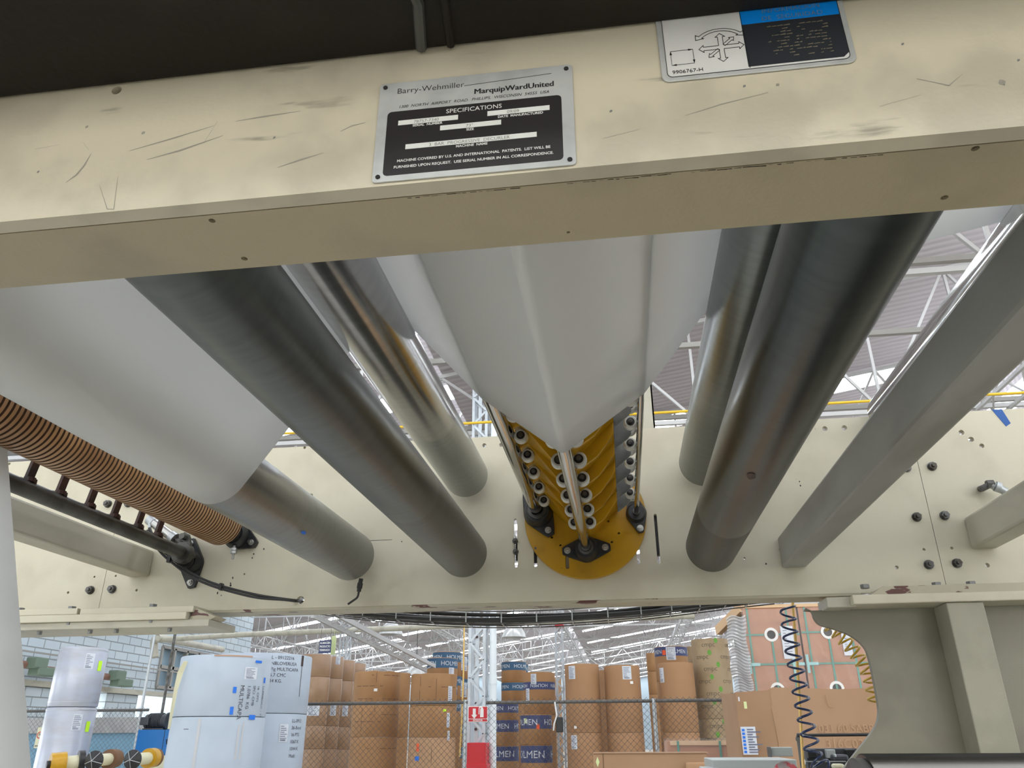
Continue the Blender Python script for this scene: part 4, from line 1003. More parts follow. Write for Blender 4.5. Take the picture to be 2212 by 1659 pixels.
# wrapped kraft stacks, receding
Yk = 23.0
wr = [((650, 713), [1412, 1461, 1520, 1567, 1618], 'nearest'), ((681, 740), [1417, 1465, 1521, 1568, 1618], 'second'), ((709, 765), [1425, 1470, 1523, 1570, 1619], 'third'), ((735, 789), [1432, 1475, 1526, 1572, 1620], 'farthest')]
lv = ['top roll', 'second roll down', 'third roll down', 'fourth roll down', 'bottom roll']
for i, ((l_, r_), rows, nm) in enumerate(wr):
    fe = [lab(.62, .12, .16, .22) if i == 1 else None, None, lab(.1 if i == 0 else .55, .16, .34 if i == 0 else .2, .30), None, None]
    stack((l_, 1450), (r_, 1450), Yk+1.05*i, rows, 'kraft_film', ['film-wrapped brown roll, %s of the %s wrapped stack behind white rolls' % (q_, nm) for q_ in lv], None, fe)
# brown printed rolls
stack((848, 1470), (886, 1470), 22.2, [1453, 1521, 1594], 'kraft_old', ['brown roll in the shadow between the two printed stacks, top', 'brown roll in the shadow between the two printed stacks, middle', 'brown roll in the shadow between the two printed stacks, bottom'], None)
stack((768, 1460), (864, 1460), 19.5, [1449, 1519, 1592], 'kraft_old', ['large printed brown roll left of centre, top of its stack of three', 'large printed brown roll left of centre, middle of its stack', 'large printed brown roll left of centre, bottom of its stack'], None,
      [multi(prints((.10, .34, .62)), spot(-.05, .42, .08, .06, 'white', 'paper_scrap'), crease([(-.05, .03, .25), (-.05, .7, .9)])), multi(prints((.25, .4)), crease([(-.6, .1, .6)])), prints((.25,))], rag=.012)
stack((889, 1470), (986, 1470), 19.0, [1454, 1524, 1593], ['kraft_old', 'kraft_old', 'kraft_pale'], ['printed brown roll with dark streaks before the blue banded tower, top of its stack', 'brown roll with a yellow dot and label strip, middle of its stack', 'pale brown roll with an orange and a blue mark, bottom of its stack'], None,
      [multi(prints((.30, .62)), crease([(-.62, .06, .28), (-.64, .36, .66), (.1, .12, .6)]), lab(.80, .45, .13, .36)), multi(lab(.72, .30, .09, .30), lab(.76, .62, .07, .2), spot(.52, .1, .08, .05, 'neon', 'sticker')), multi(spot(-.62, .20, .07, .16, 'orange_mark'), spot(-.64, .42, .11, .09, 'tape_blue', 'sticker'), spot(.0, .35, .012, .3, 'kraft_print', 'scuff'), lab(-.55, .95, .36, .16, 'neon'))], rag=.012)
# blue banded towers
hb = bands('HOLMEN', 'holmen_blue', 'band_text', .40); hb2 = bands('HOLMEN', 'holmen_indigo', 'band_text', .45)
stack((934, 1450), (996, 1450), 27.4, [1407, 1458, 1510], 'kraft_old', ['blue banded roll behind and above the front banded tower left of the column, top', 'blue banded roll, second down, behind the front banded tower', 'blue banded roll, lowest, behind the front banded tower'], None, [hb, hb, hb])
stack((922, 1450), (988, 1450), 25.5, [1420, 1473], 'kraft_old', ['front blue banded roll left of the lattice column, top of its tower', 'lower banded roll of the front tower left of the lattice column'], None, [multi(hb, lab(.66, .42, .2, .26)), hb])
for i, (l_, r_, Y, tp, nm) in enumerate(((945, 1003, 29, 1411, 'nearer'), (957, 1012, 30.8, 1415, 'farther'))):
    stack((l_, 1450), (r_, 1450), Y, [tp, tp+50, tp+101, tp+153, tp+202], 'kraft_old', ['blue banded labelled roll, %s of the %s stack just left of the lattice column' % (q_, nm) for q_ in ('top', 'second down', 'third down', 'fourth down', 'bottom')], None, [multi(hb, lab(.82, .3, .2, .5)), multi(hb, lab(.85, .4, .2, .5)), multi(hb, lab(.8, .3, .2, .45)), hb, hb])
stack((1093, 1450), (1141, 1450), 32.5, [1433, 1480], 'kraft_old', ['small far banded roll peeping out behind the right banded tower, top', 'far banded roll under it behind the right banded tower'], None, [hb, hb])
stack((1083, 1450), (1137, 1450), 29.0, [1428, 1473, 1516], 'kraft_old', ['banded roll at the top of the tower just right of the white pipe', 'banded roll second from the top right of the white pipe', 'bottom roll of the tall tower right of the white pipe'], None, [hb, hb, None])
stack((1066, 1530), (1120, 1530), 25.0, [1518, 1554, 1611], 'kraft_old', ['dark blue banded roll beside the white pipe, topmost of the lower stack', 'dark blue banded roll beside the white pipe, in the middle of the lower stack', 'dark blue banded roll beside the white pipe, bottom of the lower stack'], None, [bands('HOLMEN', 'holmen_indigo', 'band_text', .55), hb2, hb2])
stack((1152, 1475), (1213, 1475), 27.2, [1462, 1540], 'kraft_pale', ['pale roll with a small label behind the upside-down banded roll, upper', 'pale roll behind the upside-down banded roll, lower'], None, [lab(.72, .45, .13, .25), None])
o3 = stack((1130, 1470), (1199, 1470), 23.0, [1451], 'kraft_old', ['x'], None, [None])[0]; zt_ = at(1164, 1451, 1, 22.5).z; cx3 = o3.location.x; r3 = (at(1199, 1470, 1, 23).x-at(1130, 1470, 1, 23).x)/2*.985
for ch in list(o3.children): bpy.data.objects.remove(ch)
bpy.data.objects.remove(o3)
stack((1130, 1470), (1199, 1470), 23.0, [1451, 1544], 'kraft_old', ['roll whose blue band is printed upside down, left of the smooth brown rolls', 'roll under the one with the upside-down band'], None,
      [multi(bands('HOLMEN', 'holmen_indigo', 'band_text', .23, flip=True, top=False), lab(-.35, .18, .16, .26), lab(-.8, .62, .13, .4)), None])
stack((1124, 1560), (1192, 1560), 21.5, [1543, 1609], 'kraft_old', ['stained dark banded roll with an orange mark behind the fence', 'dark banded roll under the one with the orange mark'], None, [multi(hb2, spot(.12, .28, .08, .12, 'orange_mark'), spot(-.75, .15, .1, .12, 'note_green', 'note'), crease([(.1, .45, .6), (-.3, .55, .6)])), hb2])
# smooth brown rolls
stack((1270, 1460), (1330, 1460), 24.0, [1447], 'kraft', ['brown roll in shadow behind the gap of the two smooth tall rolls'], None)
stack((1219, 1440), (1294, 1440), 20.5, [1433, 1583], 'kraft', ['smooth tall brown roll with a white label at its upper left, upper', 'smooth brown roll below it with a second white label'], None, [multi(lab(-.62, .20, .19, .30), spot(-.5, 1.42, .07, .06, 'white', 'paper_scrap')), lab(-.62, .2, .17, .30)])
stack((1304, 1443), (1382, 1443), 20.5, [1436, 1583], 'kraft', ['middle one of three smooth tall brown rolls, white label right of its centre', 'smooth brown roll below the middle one'], None, [multi(lab(.28, .18, .22, .30), spot(.52, .40, .08, .06, 'white', 'paper_scrap')), None])
stack((1398, 1450), (1420, 1450), 30.0, [1410, 1450, 1500, 1550], 'kraft_old', ['row end of far brown rolls left of the blue topped roll, %s' % q_ for q_ in ('top', 'second', 'third', 'bottom')], None)
stack((1480, 1420), (1530, 1420), 24.5, [1395], 'kraft_olive', ['olive brown roll just visible left of the roll with green leaves'], None)
stack((1414, 1420), (1486, 1420), 23.5, [1395, 1470], 'kraft_old', ['roll with a royal blue band, orange mark and label, behind the right smooth roll', 'roll below the royal blue banded one'], None, [multi(bands('HOLMEN', 'holmen_indigo', 'band_text', .28), spot(-.42, .17, .1, .13, 'orange_mark'), lab(.0, .20, .26, .34)), None])
stack((1420, 1440), (1498, 1440), 20.5, [1430, 1582], 'kraft', ['smooth tall brown roll at right of the three, narrow label on its left edge', 'smooth brown roll below the right one'], None, [lab(-.92, .28, .16, .33), None])
def cm(o, fr, z0, z1, r):
    mb = MB(); g = MB(); rd = random.Random(2); k = 0; z = z1-.20
    while z > z0+.05:
        u0 = -.85*r if k % 2 else -.45*r
        for u in (u0, u0+.62, u0+1.24):
            if abs(u+.12) < r*1.25: cyl_text(mb if (k % 3) else mb, fr, 'cmpc', .155, u, z, .004)
            uu = u+.36
            if abs(uu) < r*1.3:
                vs = [fr(uu+.05*sin(t*pi/5)*(1 if t < 5 else .9), z+.14+.065*cos(t*pi/5), .005) for t in range(10)]+[fr(uu, z+.14, .005)]
                g.add(vs, [(t, (t+1) % 10, 10) for t in range(10)])
        z -= .28; k += 1
    mb.build('lettering', 'grey_text', o, False); g.build('leaf_print', 'leaf_green', o, False)
stack((1492, 1390), (1573, 1390), 21.0, [1378, 1553], 'kraft_olive', ['tall olive brown roll printed all over with grey words and green leaves', 'second leaf-printed roll under the tall one'], None, [cm, cm], rag=.008)

# ------------------------------------------------------------------ lattice column, pipe, signs
def lattice_col(px, Y, wd, label, ztop=7.6, m='white_paint', cap=None, zcap=None):
    c = at(*px, 1, Y); t = thing('lattice_column', (c.x, Y, 0), label, 'column')
    for sx in (-1, 1):
        for sy in (-1, 1): MB().box(c.x+sx*wd/2-sx*.045 if sx > 0 else c.x-wd/2, c.x+wd/2 if sx > 0 else c.x-wd/2+.045, Y+sy*wd/2-.02, Y+sy*wd/2+.02, 0, ztop).build('chord', m, t, False)
    mb = MB(); k = 0; z = .1
    while z < ztop-.2:
        a, b = (c.x-wd/2+.02, c.x+wd/2-.02) if k % 2 else (c.x+wd/2-.02, c.x-wd/2+.02)
        for sy in (-1, 1):
            mb.bar((a, Y+sy*(wd/2+.0), z), (b, Y+sy*(wd/2+.0), z+wd*.95), .012, .035, up=(0, 1, 0)) if False else mb.bar((a, Y+sy*wd/2-.022, z), (b, Y+sy*wd/2-.022, z+wd*.95), .035, .008, up=(0, 1, 0))
        mb.bar((c.x+wd/2, Y-wd/2 if k % 2 else Y+wd/2, z), (c.x+wd/2, Y+wd/2 if k % 2 else Y-wd/2, z+wd*.95), .03, .008, up=(1, 0, 0))
        z += wd*.95; k += 1
    mb.build('lacing', m, t, False)
    return t, c
lc, c = lattice_col((1034, 1400), 12.5, .27, 'white lattice column carrying the extinguisher sign, in front of the banded rolls')
MB().box(c.x-.03, c.x+.03, 12.5-.13, 12.5-.10, 0, 7.5).build('web_strip', 'white_paint', lc, False)
for z in (2.55, 3.0, 2.05, 3.5, 1.7): MB().cyl((c.x-.005, 12.36, z), (c.x-.005, 12.35, z), .02, 12).build('bolt_head', 'rust_brown', lc, False)
q = at(1065, 1400, 1, 12.4); tag(MB().cyl((q.x, 12.4, 0), (q.x, 12.4, 7.6), .055, 28).cyl((q.x, 12.4, 2.32), (q.x, 12.4, 2.45), .062, 28).build('drain_pipe', 'pvc_white'), 'smooth white vertical pipe right beside the lattice column', 'pipe')
# extinguisher sign
Yg = 12.335; s0 = at(1010.5, 1560, 1, Yg); s1 = at(1054, 1525, 1, Yg); sw = s1.x-s0.x; sh = s1.z-s0.z
es = thing('extinguisher_sign', (s0.x+sw/2, Yg, s0.z), 'red and white fire extinguisher sign on the lattice column', 'sign')
MB().prism(rrect(sw, sh, .015, 4, s0.x+sw/2, s0.z+sh/2), Yg, Yg+.004).build('sign_board', 'white', es, False)
MB().prism(rrect(sw*.93, sh*.74, .012, 4, s0.x+sw/2, s0.z+sh*.585), Yg-.002, Yg).build('red_field', 'safety_red', es, False)
MB().box(s0.x+sw*.04, s0.x+sw*.96, Yg-.002, Yg, s0.z+sh*.04, s0.z+sh*.18).build('red_strip', 'safety_red', es, False)
ax = s0.x+sw*.32; az = s0.z+sh*.5
MB().prism([(ax-.022, az+.075), (ax+.022, az+.075), (ax+.022, az-.01), (ax+.045, az-.01), (ax, az-.065), (ax-.045, az-.01), (ax-.022, az-.01)], Yg-.004, Yg-.002).build('arrow', 'white', es, False)
ex = s0.x+sw*.70; ez = s0.z+sh*.30
MB().prism([(ex-.026, ez), (ex+.026, ez), (ex+.026, ez+.10), (ex+.018, ez+.125), (ex+.010, ez+.132), (ex+.010, ez+.148), (ex-.03, ez+.150), (ex-.048, ez+.13), (ex-.050, ez+.04), (ex-.038, ez+.04), (ex-.036, ez+.125), (ex-.012, ez+.135), (ex-.018, ez+.125), (ex-.026, ez+.10)], Yg-.004, Yg-.002).build('extinguisher_symbol', 'white', es, False)
mb = MB(); vs, fs = text2d('EXTINTOR', sh*.135, align='CENTER', bold=.001); mb.add([(s0.x+sw/2+p[0], Yg-.003, s0.z+sh*.065+p[1]) for p in vs], fs); mb.build('lettering', 'white', es, False)
# red box
s0 = at(1012, 1659, 1, 12.2); s1 = at(1053, 1604, 1, 12.2)
rb = thing('hose_cabinet', ((s0.x+s1.x)/2, 12.15, 1.0), 'red fire equipment box fixed at the foot of the lattice column', 'box')
MB().box(s0.x, s1.x, 12.05, 12.36, 1.0, s1.z).build('box_body', 'safety_red', rb, False, bevel=.01)
MB().box(s0.x-.02, s1.x+.02, 12.03, 12.37, 1.18, at(1030, 1650, 1, 12.03).z).build('lower_rim', 'safety_red', rb, False, bevel=.01)
lattice_col((1208, 1400), 24.5, .24, 'thin far white lattice column with a red band, behind the smooth brown rolls')
c2 = at(1208, 1350, 1, 24.3); tag(MB().box(c2.x-.13, c2.x+.13, 24.2, 24.6, at(1208, 1352, 1, 24.2).z, at(1208, 1344, 1, 24.2).z).build('red_marker', 'safety_red', smooth=False), 'red block high on the far lattice column', 'marker')
lattice_col((745, 1400), 31, .34, 'far lattice column behind the blue warehouse sign')
# diagonal conveyor / cable ladder descending to the right
a = at(690, 1322, 1, 13); b = at(930, 1444, 1, 22)
cl = MB(); dd = (b-a)
for s in (-.12, .12): cl.bar(a+V((s, 0, s*.4)), b+V((s, 0, s*.4)), .05, .09)
for k in range(24): p = a+dd*(k+.5)/24; cl.bar(p+V((-.12, 0, -.05)), p+V((.12, 0, .05)), .03, .02)
tag(cl.build('lattice_girder', 'truss_white', smooth=False), 'pale double rail descending to the right behind the sagging cables', 'rail')
# warehouse sign
Yg = 17.0; s0 = at(688, 1411, 1, Yg); s1 = at(716, 1383, 1, Yg)
ws = thing('hanging_sign', ((s0.x+s1.x)/2, Yg, s0.z), 'small blue warehouse sign with three lines of white words', 'sign')
MB().box(s0.x, s1.x, Yg, Yg+.02, s0.z, s1.z).build('sign_board', 'holmen_indigo', ws, False)
bpy.data.materials['holmen_indigo']
mb = MB(); h = (s1.z-s0.z)
for k, s in enumerate(('ALMACEN', 'PRODUCTO', 'TERMINADO')):
    vs, fs = text2d(s, h*.23, align='CENTER', bold=.002); W_ = text_w(s, h*.23, align='CENTER', bold=.002); sc_ = min(1, (s1.x-s0.x)*.88/W_); mb.add([((s0.x+s1.x)/2+p[0]*sc_, Yg-.004, s0.z+h*(.72-.28*k)+p[1]) for p in vs], fs)
mb.build('lettering', 'white', ws, False)
for x in (s0.x+.02, s1.x-.02): MB().bar((x, Yg+.01, s1.z), (x, Yg+.01, roof_z(x)), .006, .006).build('hanger', 'dark_steel', ws, False)
q = at(720, 1392, 1, 17.4); tag(MB().bar((q.x, 17.415, q.z), (q.x, 17.415, roof_z(q.x)), .006, .006).box(q.x-.05, q.x+.05, 17.4, 17.43, at(720, 1414, 1, 17.4).z, at(720, 1374, 1, 17.4).z).build('yellow_board', 'note_green', smooth=False), 'narrow yellow board hanging right behind the blue warehouse sign', 'sign')
# hanging amber line near the column
tag(MB().tube([at(1003, 1340, 1, 11.8), at(1001, 1460, 1, 11.8), at(997, 1560, 1, 11.8), at(993, 1635, 1, 11.8)], .012, 8).build('air_line', 'brass_pipe'), 'thin yellowish line hanging in front of the banded towers, left of the column', 'pipe')
# lamps
for px, nm in (((845, 1356), 'bell-shaped grey hall lamp above the left brown stacks'), ((1110, 1362), 'bell-shaped grey hall lamp just right of the lattice column'), ((899, 1446), 'bell-shaped grey hall lamp between the printed stack and banded tower')):
    Y = 20 if px[1] < 1400 else 24; q = at(*px, 1, Y); lt = thing('hall_lamp', q, nm, 'lamp'); r = .30 if Y == 20 else .28
    mb = MB(); vs = []; fs = []; prof = [(-.17, r), (-.12, r*.97), (0, r*.82), (.10, r*.5), (.16, r*.25), (.24, r*.22)]; n = 28
    for z, rr_ in prof: vs += [(q.x+rr_*cos(2*pi*k/n), q.y+rr_*sin(2*pi*k/n), q.z+z) for k in range(n)]
    for i in range(len(prof)-1): fs += [(i*n+k, i*n+(k+1) % n, (i+1)*n+(k+1) % n, (i+1)*n+k) for k in range(n)]
    fs.append(tuple((len(prof)-1)*n+k for k in range(n))); mb.add(vs, fs); mb.build('lamp_shade', 'lamp_dome', lt)
    MB().cyl((q.x, q.y, q.z+.24), (q.x, q.y, roof_z(q.x)), .012, 8).build('hanger', 'dark_steel', lt)
# horizontal pipes high in the left
p0 = at(340, 1385, 1, 17.5); p1 = at(1010, 1352, 1, 17.5)
tag(MB().tube([at(345, 1382, 1, 17.5), at(520, 1371, 1, 17.5), at(1010, 1351, 1, 17.5), at(1500, 1330, 1, 17.5)], .06, 14).build('ceiling_duct', 'beam_paint'), 'long beige pipe running across above the rolls, the one nearest level', 'pipe')
tag(MB().tube(smooth_pts([at(335, 1420, 1, 17.5), at(333, 1388, 1, 17.5), at(345, 1378, 1, 17.5), at(395, 1388, 1, 19.5), at(480, 1403, 1, 23)], 5), .085, 16).build('ceiling_duct', 'beam_paint'), 'beige bent pipe coming down beside the blue factory window', 'pipe')
for (a_, b_, nm) in (((343, 1345), (299, 1545), 'slim silver pole standing left of the dark pole, before the block wall'), ((381, 1345), (352, 1535), 'slim dark pole between the silver pole and the white rolls')):
    A = at(*a_, 1, 12.8); B = at(*b_, 1, 12.8); A.x = B.x = (A.x+B.x)/2
    tag(MB().cyl((B.x, 12.8, 0), (A.x, 12.8, 6.5), .022, 14).build('pole', 'galv' if 'slim silver' in nm else 'dark_steel'), nm, 'pole')
# roller shutters' green motors along the wall
for px, nm in (((91, 1436), 'green door bracket on the block wall, left of the silver-wrapped roll'), ((262, 1462), 'green door bracket on the block wall, right of the silver-wrapped roll')):
    q = at(*px, 0, XW+.6); g_ = thing('door_bracket', q, nm, 'bracket')
    MB().box(q.x-.2, q.x+.1, q.y-.35, q.y+.10, q.z-.10, q.z+.16).box(q.x-.2, q.x+.1, q.y-.2, q.y+.5, q.z-.26, q.z-.05).build('bracket_plate', 'bracket_green', g_, False, bevel=.03)
    MB().cyl((q.x-.2, q.y-3.2, q.z-.02), (q.x-.2, q.y, q.z-.02), .09, 16).build('shutter_tube', 'tube_brown', g_)
for dz, nm in ((.75, 'upper thin rail along the block wall'),):
    tag(MB().bar((XW+.3, 14, 2.85+dz), (XW+.3, 31, 2.85+dz), .04, .04).build('wall_rail', 'hang_grey', smooth=False), nm, 'rail')

# ------------------------------------------------------------------ chain-link fences
def fence(xa, xb, Y, zt, label, posts, m='wire'):
    t = thing('chain_link_fence', ((xa+xb)/2, Y, 0), label, 'fence')
    MB().cyl((xa, Y, zt), (xb, Y, zt), .021, 14).build('top_rail', 'fence_rail', t)
    for px in posts: MB().cyl((px, Y, 0), (px, Y, zt+.03), .027, 14).build('post', 'galv', t)
    p = .078; mb = MB(); r = .0023; z0 = .02; z1 = zt+.045; H = z1-z0; W = xb-xa
    def line(x0, zz0, x1, zz1):
        mb.tube([(x0, Y-.028, zz0), (x1, Y-.028, zz1)], r, 3, cap=False)
    s = -H
    while s < W:
        a = max(0, s); b = min(W, s+H)
        if b > a:
            line(xa+a, z0+(a-s), xa+b, z0+(b-s)); line(xa+a, z1-(a-s), xa+b, z1-(b-s))
        s += p
    o = mb.build('wire_mesh', m, t, False); o['kind'] = 'stuff'
    return t
q0 = at(655, 1521, 1, 11); q1 = at(1010, 1522, 1, 11); q2 = at(1587, 1512, 1, 11)
fence(q0.x-1.2, q1.x, 11, q0.z, 'dark chain-link fence left of the lattice column, before the printed brown rolls', [q1.x-.03])
qm = at(1412, 1515, 1, 11)
fence(q1.x+.25, q2.x+.9, 11, q2.z, 'dark chain-link fence right of the lattice column with a grey post', [qm.x])
q = at(1201, 1560, 1, 10.9); gl = thing('gate_latch', (q.x, 10.9, q.z-.1), 'black gate latch with a bright lever hanging on the right fence', 'latch')
MB().box(q.x-.0, q.x+.09, 10.88, 10.94, q.z-.12, q.z+.06).build('latch_body', 'black', gl, False, bevel=.01)
MB().tube([(q.x-.01, 10.9, q.z+.24), (q.x+.015, 10.88, q.z+.08), (q.x-.02, 10.86, q.z-.02), (q.x-.03, 10.86, q.z-.1)], .011, 10).build('lever', 'lever', gl)
qa = at(40, 1544, 1, 12.6); qb = at(335, 1526, 1, 12.6)
fence(qa.x-1, qb.x-.1, 12.6, (qa.z+qb.z)/2, 'grey chain-link fence at far left, in front of the blue boarding', [qb.x-1.2], 'fence_rail')
# low partition behind the left fence
q0 = at(40, 1549, 1, 13.4); q1 = at(300, 1583, 1, 13.4)
lp = thing('partition', ((q0.x+q1.x)/2, 13.4, 0), 'low grey and light blue partition behind the left fence', 'partition')
MB().box(q0.x-2, q1.x+2.4, 13.4, 13.45, 0, q1.z).build('blue_board', 'wall_lower', lp, False)
MB().box(q0.x-2, q1.x+2.4, 13.36, 13.46, q1.z, q0.z-.02).build('grey_band', 'band_grey', lp, False)
# speed sign
Yg = 12.565; s0 = at(70, 1616, 1, Yg); s1 = at(97, 1571, 1, Yg); sw = s1.x-s0.x-.02; sh = s1.z-s0.z
xs = s0.x+.02
ss = thing('speed_sign', (xs+sw/2, Yg, s0.z), 'small speed limit sign with a red ring on the left fence', 'sign')
MB().box(xs, xs+sw, Yg, Yg+.006, s0.z, s1.z).build('sign_board', 'machine_cream', ss, False)
MB().ring((xs+sw/2, Yg-.001, s0.z+sh*.62), (0, -1, 0), sw*.34, sw*.44, .002, 32).build('red_ring', 'safety_red', ss, False)
mb = MB(); vs, fs = text2d('10', sw*.42, align='CENTER', bold=.002); mb.add([(xs+sw/2+p[0], Yg-.003, s0.z+sh*.60+p[1]) for p in vs], fs)
vs, fs = text2d('Km/h', sw*.15, align='CENTER'); mb.add([(xs+sw/2+p[0], Yg-.003, s0.z+sh*.50+p[1]) for p in vs], fs)
vs, fs = text2d('MAXIMA', sw*.20, align='CENTER', bold=.001); mb.add([(xs+sw/2+p[0], Yg-.003, s0.z+sh*.08+p[1]) for p in vs], fs)
mb.build('lettering', 'black', ss, False)

# ------------------------------------------------------------------ left machines
Yb = 9.6; s0 = at(289, 1632, 1, Yb); s1 = at(380, 1576, 1, Yb)
bc = thing('machine_cabinet', ((s0.x+s1.x)/2, Yb, 1.2), 'bright blue machine cabinet between the silver-wrapped and white rolls', 'cabinet')
MB().box(s0.x, s1.x+.05, Yb, Yb+.5, s0.z, s1.z).build('cabinet_body', 'cabinet_blue', bc, False, bevel=.006)
xm = at(353, 1600, 1, Yb).x
MB().box(xm-.003, xm+.003, Yb-.002, Yb, s0.z, s1.z).build('door_gap', 'black', bc, False)
MB().tube([(xm+.05, Yb-.004, s1.z-.16), (xm+.05, Yb-.02, s1.z-.11), (xm+.09, Yb-.02, s1.z-.10)], .006, 8).build('handle', 'black', bc)
MB().box(s0.x+.25, s1.x+.05, Yb-.05, Yb+.5, 1.22, s0.z-.0).build('base_shelf', 'machine_cream', bc, False)
MB().box(s0.x+.1, s1.x+.05, Yb+.1, Yb+.5, 0, 1.22).build('base_frame', 'machine_cream', bc, False)
em = thing('electric_motor', at(335, 1572, 1, 9.8), 'dark electric motor on top of the blue cabinet', 'motor')
a = at(318, 1559, 1, 9.75); b = at(362, 1558, 1, 9.75)
mb = MB(); n = 14
MB().cyl(a, b, .085, 28).build('motor_body', 'motor_dark', em)
for k in range(9): p = a+(b-a)*(.15+.075*k); MB().ring(p, (1, 0, 0), .08, .096, .006, 28).build('cooling_fin', 'motor_dark', em)
MB().ring(b, (1, 0, 0), .03, .10, .02, 28).build('fan_cover', 'motor_dark', em)
MB().box(a.x-.02, a.x+.09, a.y-.13, a.y-.06, a.z-.04, a.z+.05).build('terminal_box', 'motor_dark', em, False, bevel=.008)
MB().cyl((a.x-.10, a.y, a.z), a, .02, 14).build('shaft', 'steel', em)
MB().box(a.x, b.x, a.y-.08, a.y+.08, s1.z+.001, a.z-.075).build('motor_foot', 'motor_dark', em, False)
# winding chucks
def chuck(px0, px1, Y, r, label, flip, m1='machine_cream'):
    a = at(*px0, 1, Y); b = at(*px1, 1, Y); b.z = a.z; t = thing('winding_chuck', (a.x, Y, a.z-r), label, 'chuck'); d = V((1, 0, 0)) if not flip else V((-1, 0, 0)); tilt = V((0, -.35, 0))
    return t, a, b
Yc = 6.2
def disc(c, ax, r, h, m, nm, t, n=40): MB().cyl(V(c), V(c)+V(ax).normalized()*h, r, n).build(nm, m, t)
def cone_chuck(pc, pe, label, ring_m, cone_left=True):
    A = at(*pc, 1, Yc); B = at(*pe, 1, Yc+.25); B.z = A.z+.005; r = 20.5*Yc/1828*1.02
    ax = (B-A).normalized(); t = thing('winding_chuck', (A.x, Yc, A.z-r), label, 'chuck')
    MB().tube([A-ax*.035, A], [.004, r], 10).build('black_cone', 'black', t, False)
    for k in range(5):
        u = ax.cross(V((0, 0, 1))).normalized(); v = ax.cross(u); g = 2*pi*k/5+.3; e_ = A+(u*cos(g)+v*sin(g))*r*.98
        MB().bar(A-ax*.038, e_-ax*.004, .004, .004).build('cone_rib', 'galv', t, False)
    MB().cyl(A, A+ax*.008, r, 36).build('rim', 'black', t)
    L = (B-A).length
    MB().cyl(A+ax*.008, B, r*.62, 32).build('shaft_sleeve', 'machine_cream', t)
    MB().ring(B-ax*.03, ax, r*.62, r*1.02, .075, 36).build('end_ring', ring_m, t)
    MB().cyl(B+ax*.02, B+ax*.09, r*.95, 36).build('end_disc', 'kraft_print', t)
    return t
cone_chuck((203, 1643), (238, 1641), 'winding chuck with a black ribbed cone, middle of the three at bottom left', 'kraft_print')
cone_chuck((286, 1641), (324, 1637), 'winding chuck with black ribbed cone and amber ring, rightmost of three at bottom left', 'yellow_paint')
A = at(127, 1650, 1, Yc); B = at(172, 1643, 1, Yc+.1); B.z = A.z+.01; ax = (B-A).normalized(); r = .082
yk = thing('winding_chuck', (A.x, Yc, A.z-r), 'winding chuck with a bright yellow drum, leftmost of the three at bottom left', 'chuck')
MB().cyl(A-ax*.06, A+ax*.045, r, 40).build('yellow_drum', 'yellow_paint', yk)
MB().cyl(A-ax*.085, A-ax*.06, r*.35, 24).build('front_jaw', 'black', yk)
MB().cyl(A+ax*.045, B, r*.62, 32).build('shaft_sleeve', 'machine_cream', yk)
MB().cyl(B-ax*.012, B+ax*.03, r*1.02, 36).build('end_disc', 'black', yk)
# stand of the chucks
q = at(230, 1659, 1, 6.6); tag(MB().box(at(110, 1659, 1, 6.6).x, at(345, 1659, 1, 6.6).x, 6.6, 6.9, .0, 1.32).build('chuck_stand', 'machine_cream', None, False, bevel=.01), 'cream machine stand hidden under the three winding chucks', 'stand')
# torn paper strip beside the white roll
P = [at(400, 1428, 1, 8.1), at(388, 1452, 1, 8.1), at(378, 1490, 1, 8.1), at(368, 1545, 1, 8.1), at(363, 1575, 1, 8.1)]
mb = MB(); W_ = (.03, .05, .028, .018, .012); mb.add([p+V((-w_/2, 0, 0)) for p, w_ in zip(P, W_)]+[p+V((w_/2, .03, 0)) for p, w_ in zip(P, W_)], [(i, i+1, i+6, i+5) for i in range(4)])
o = mb.build('paper_strip', 'machine_cream', None, False); so = o.modifiers.new('t', 'SOLIDIFY'); so.thickness = .001
tag(o, 'loose torn strip of brown paper hanging off the left edge of the white roll', 'paper strip')

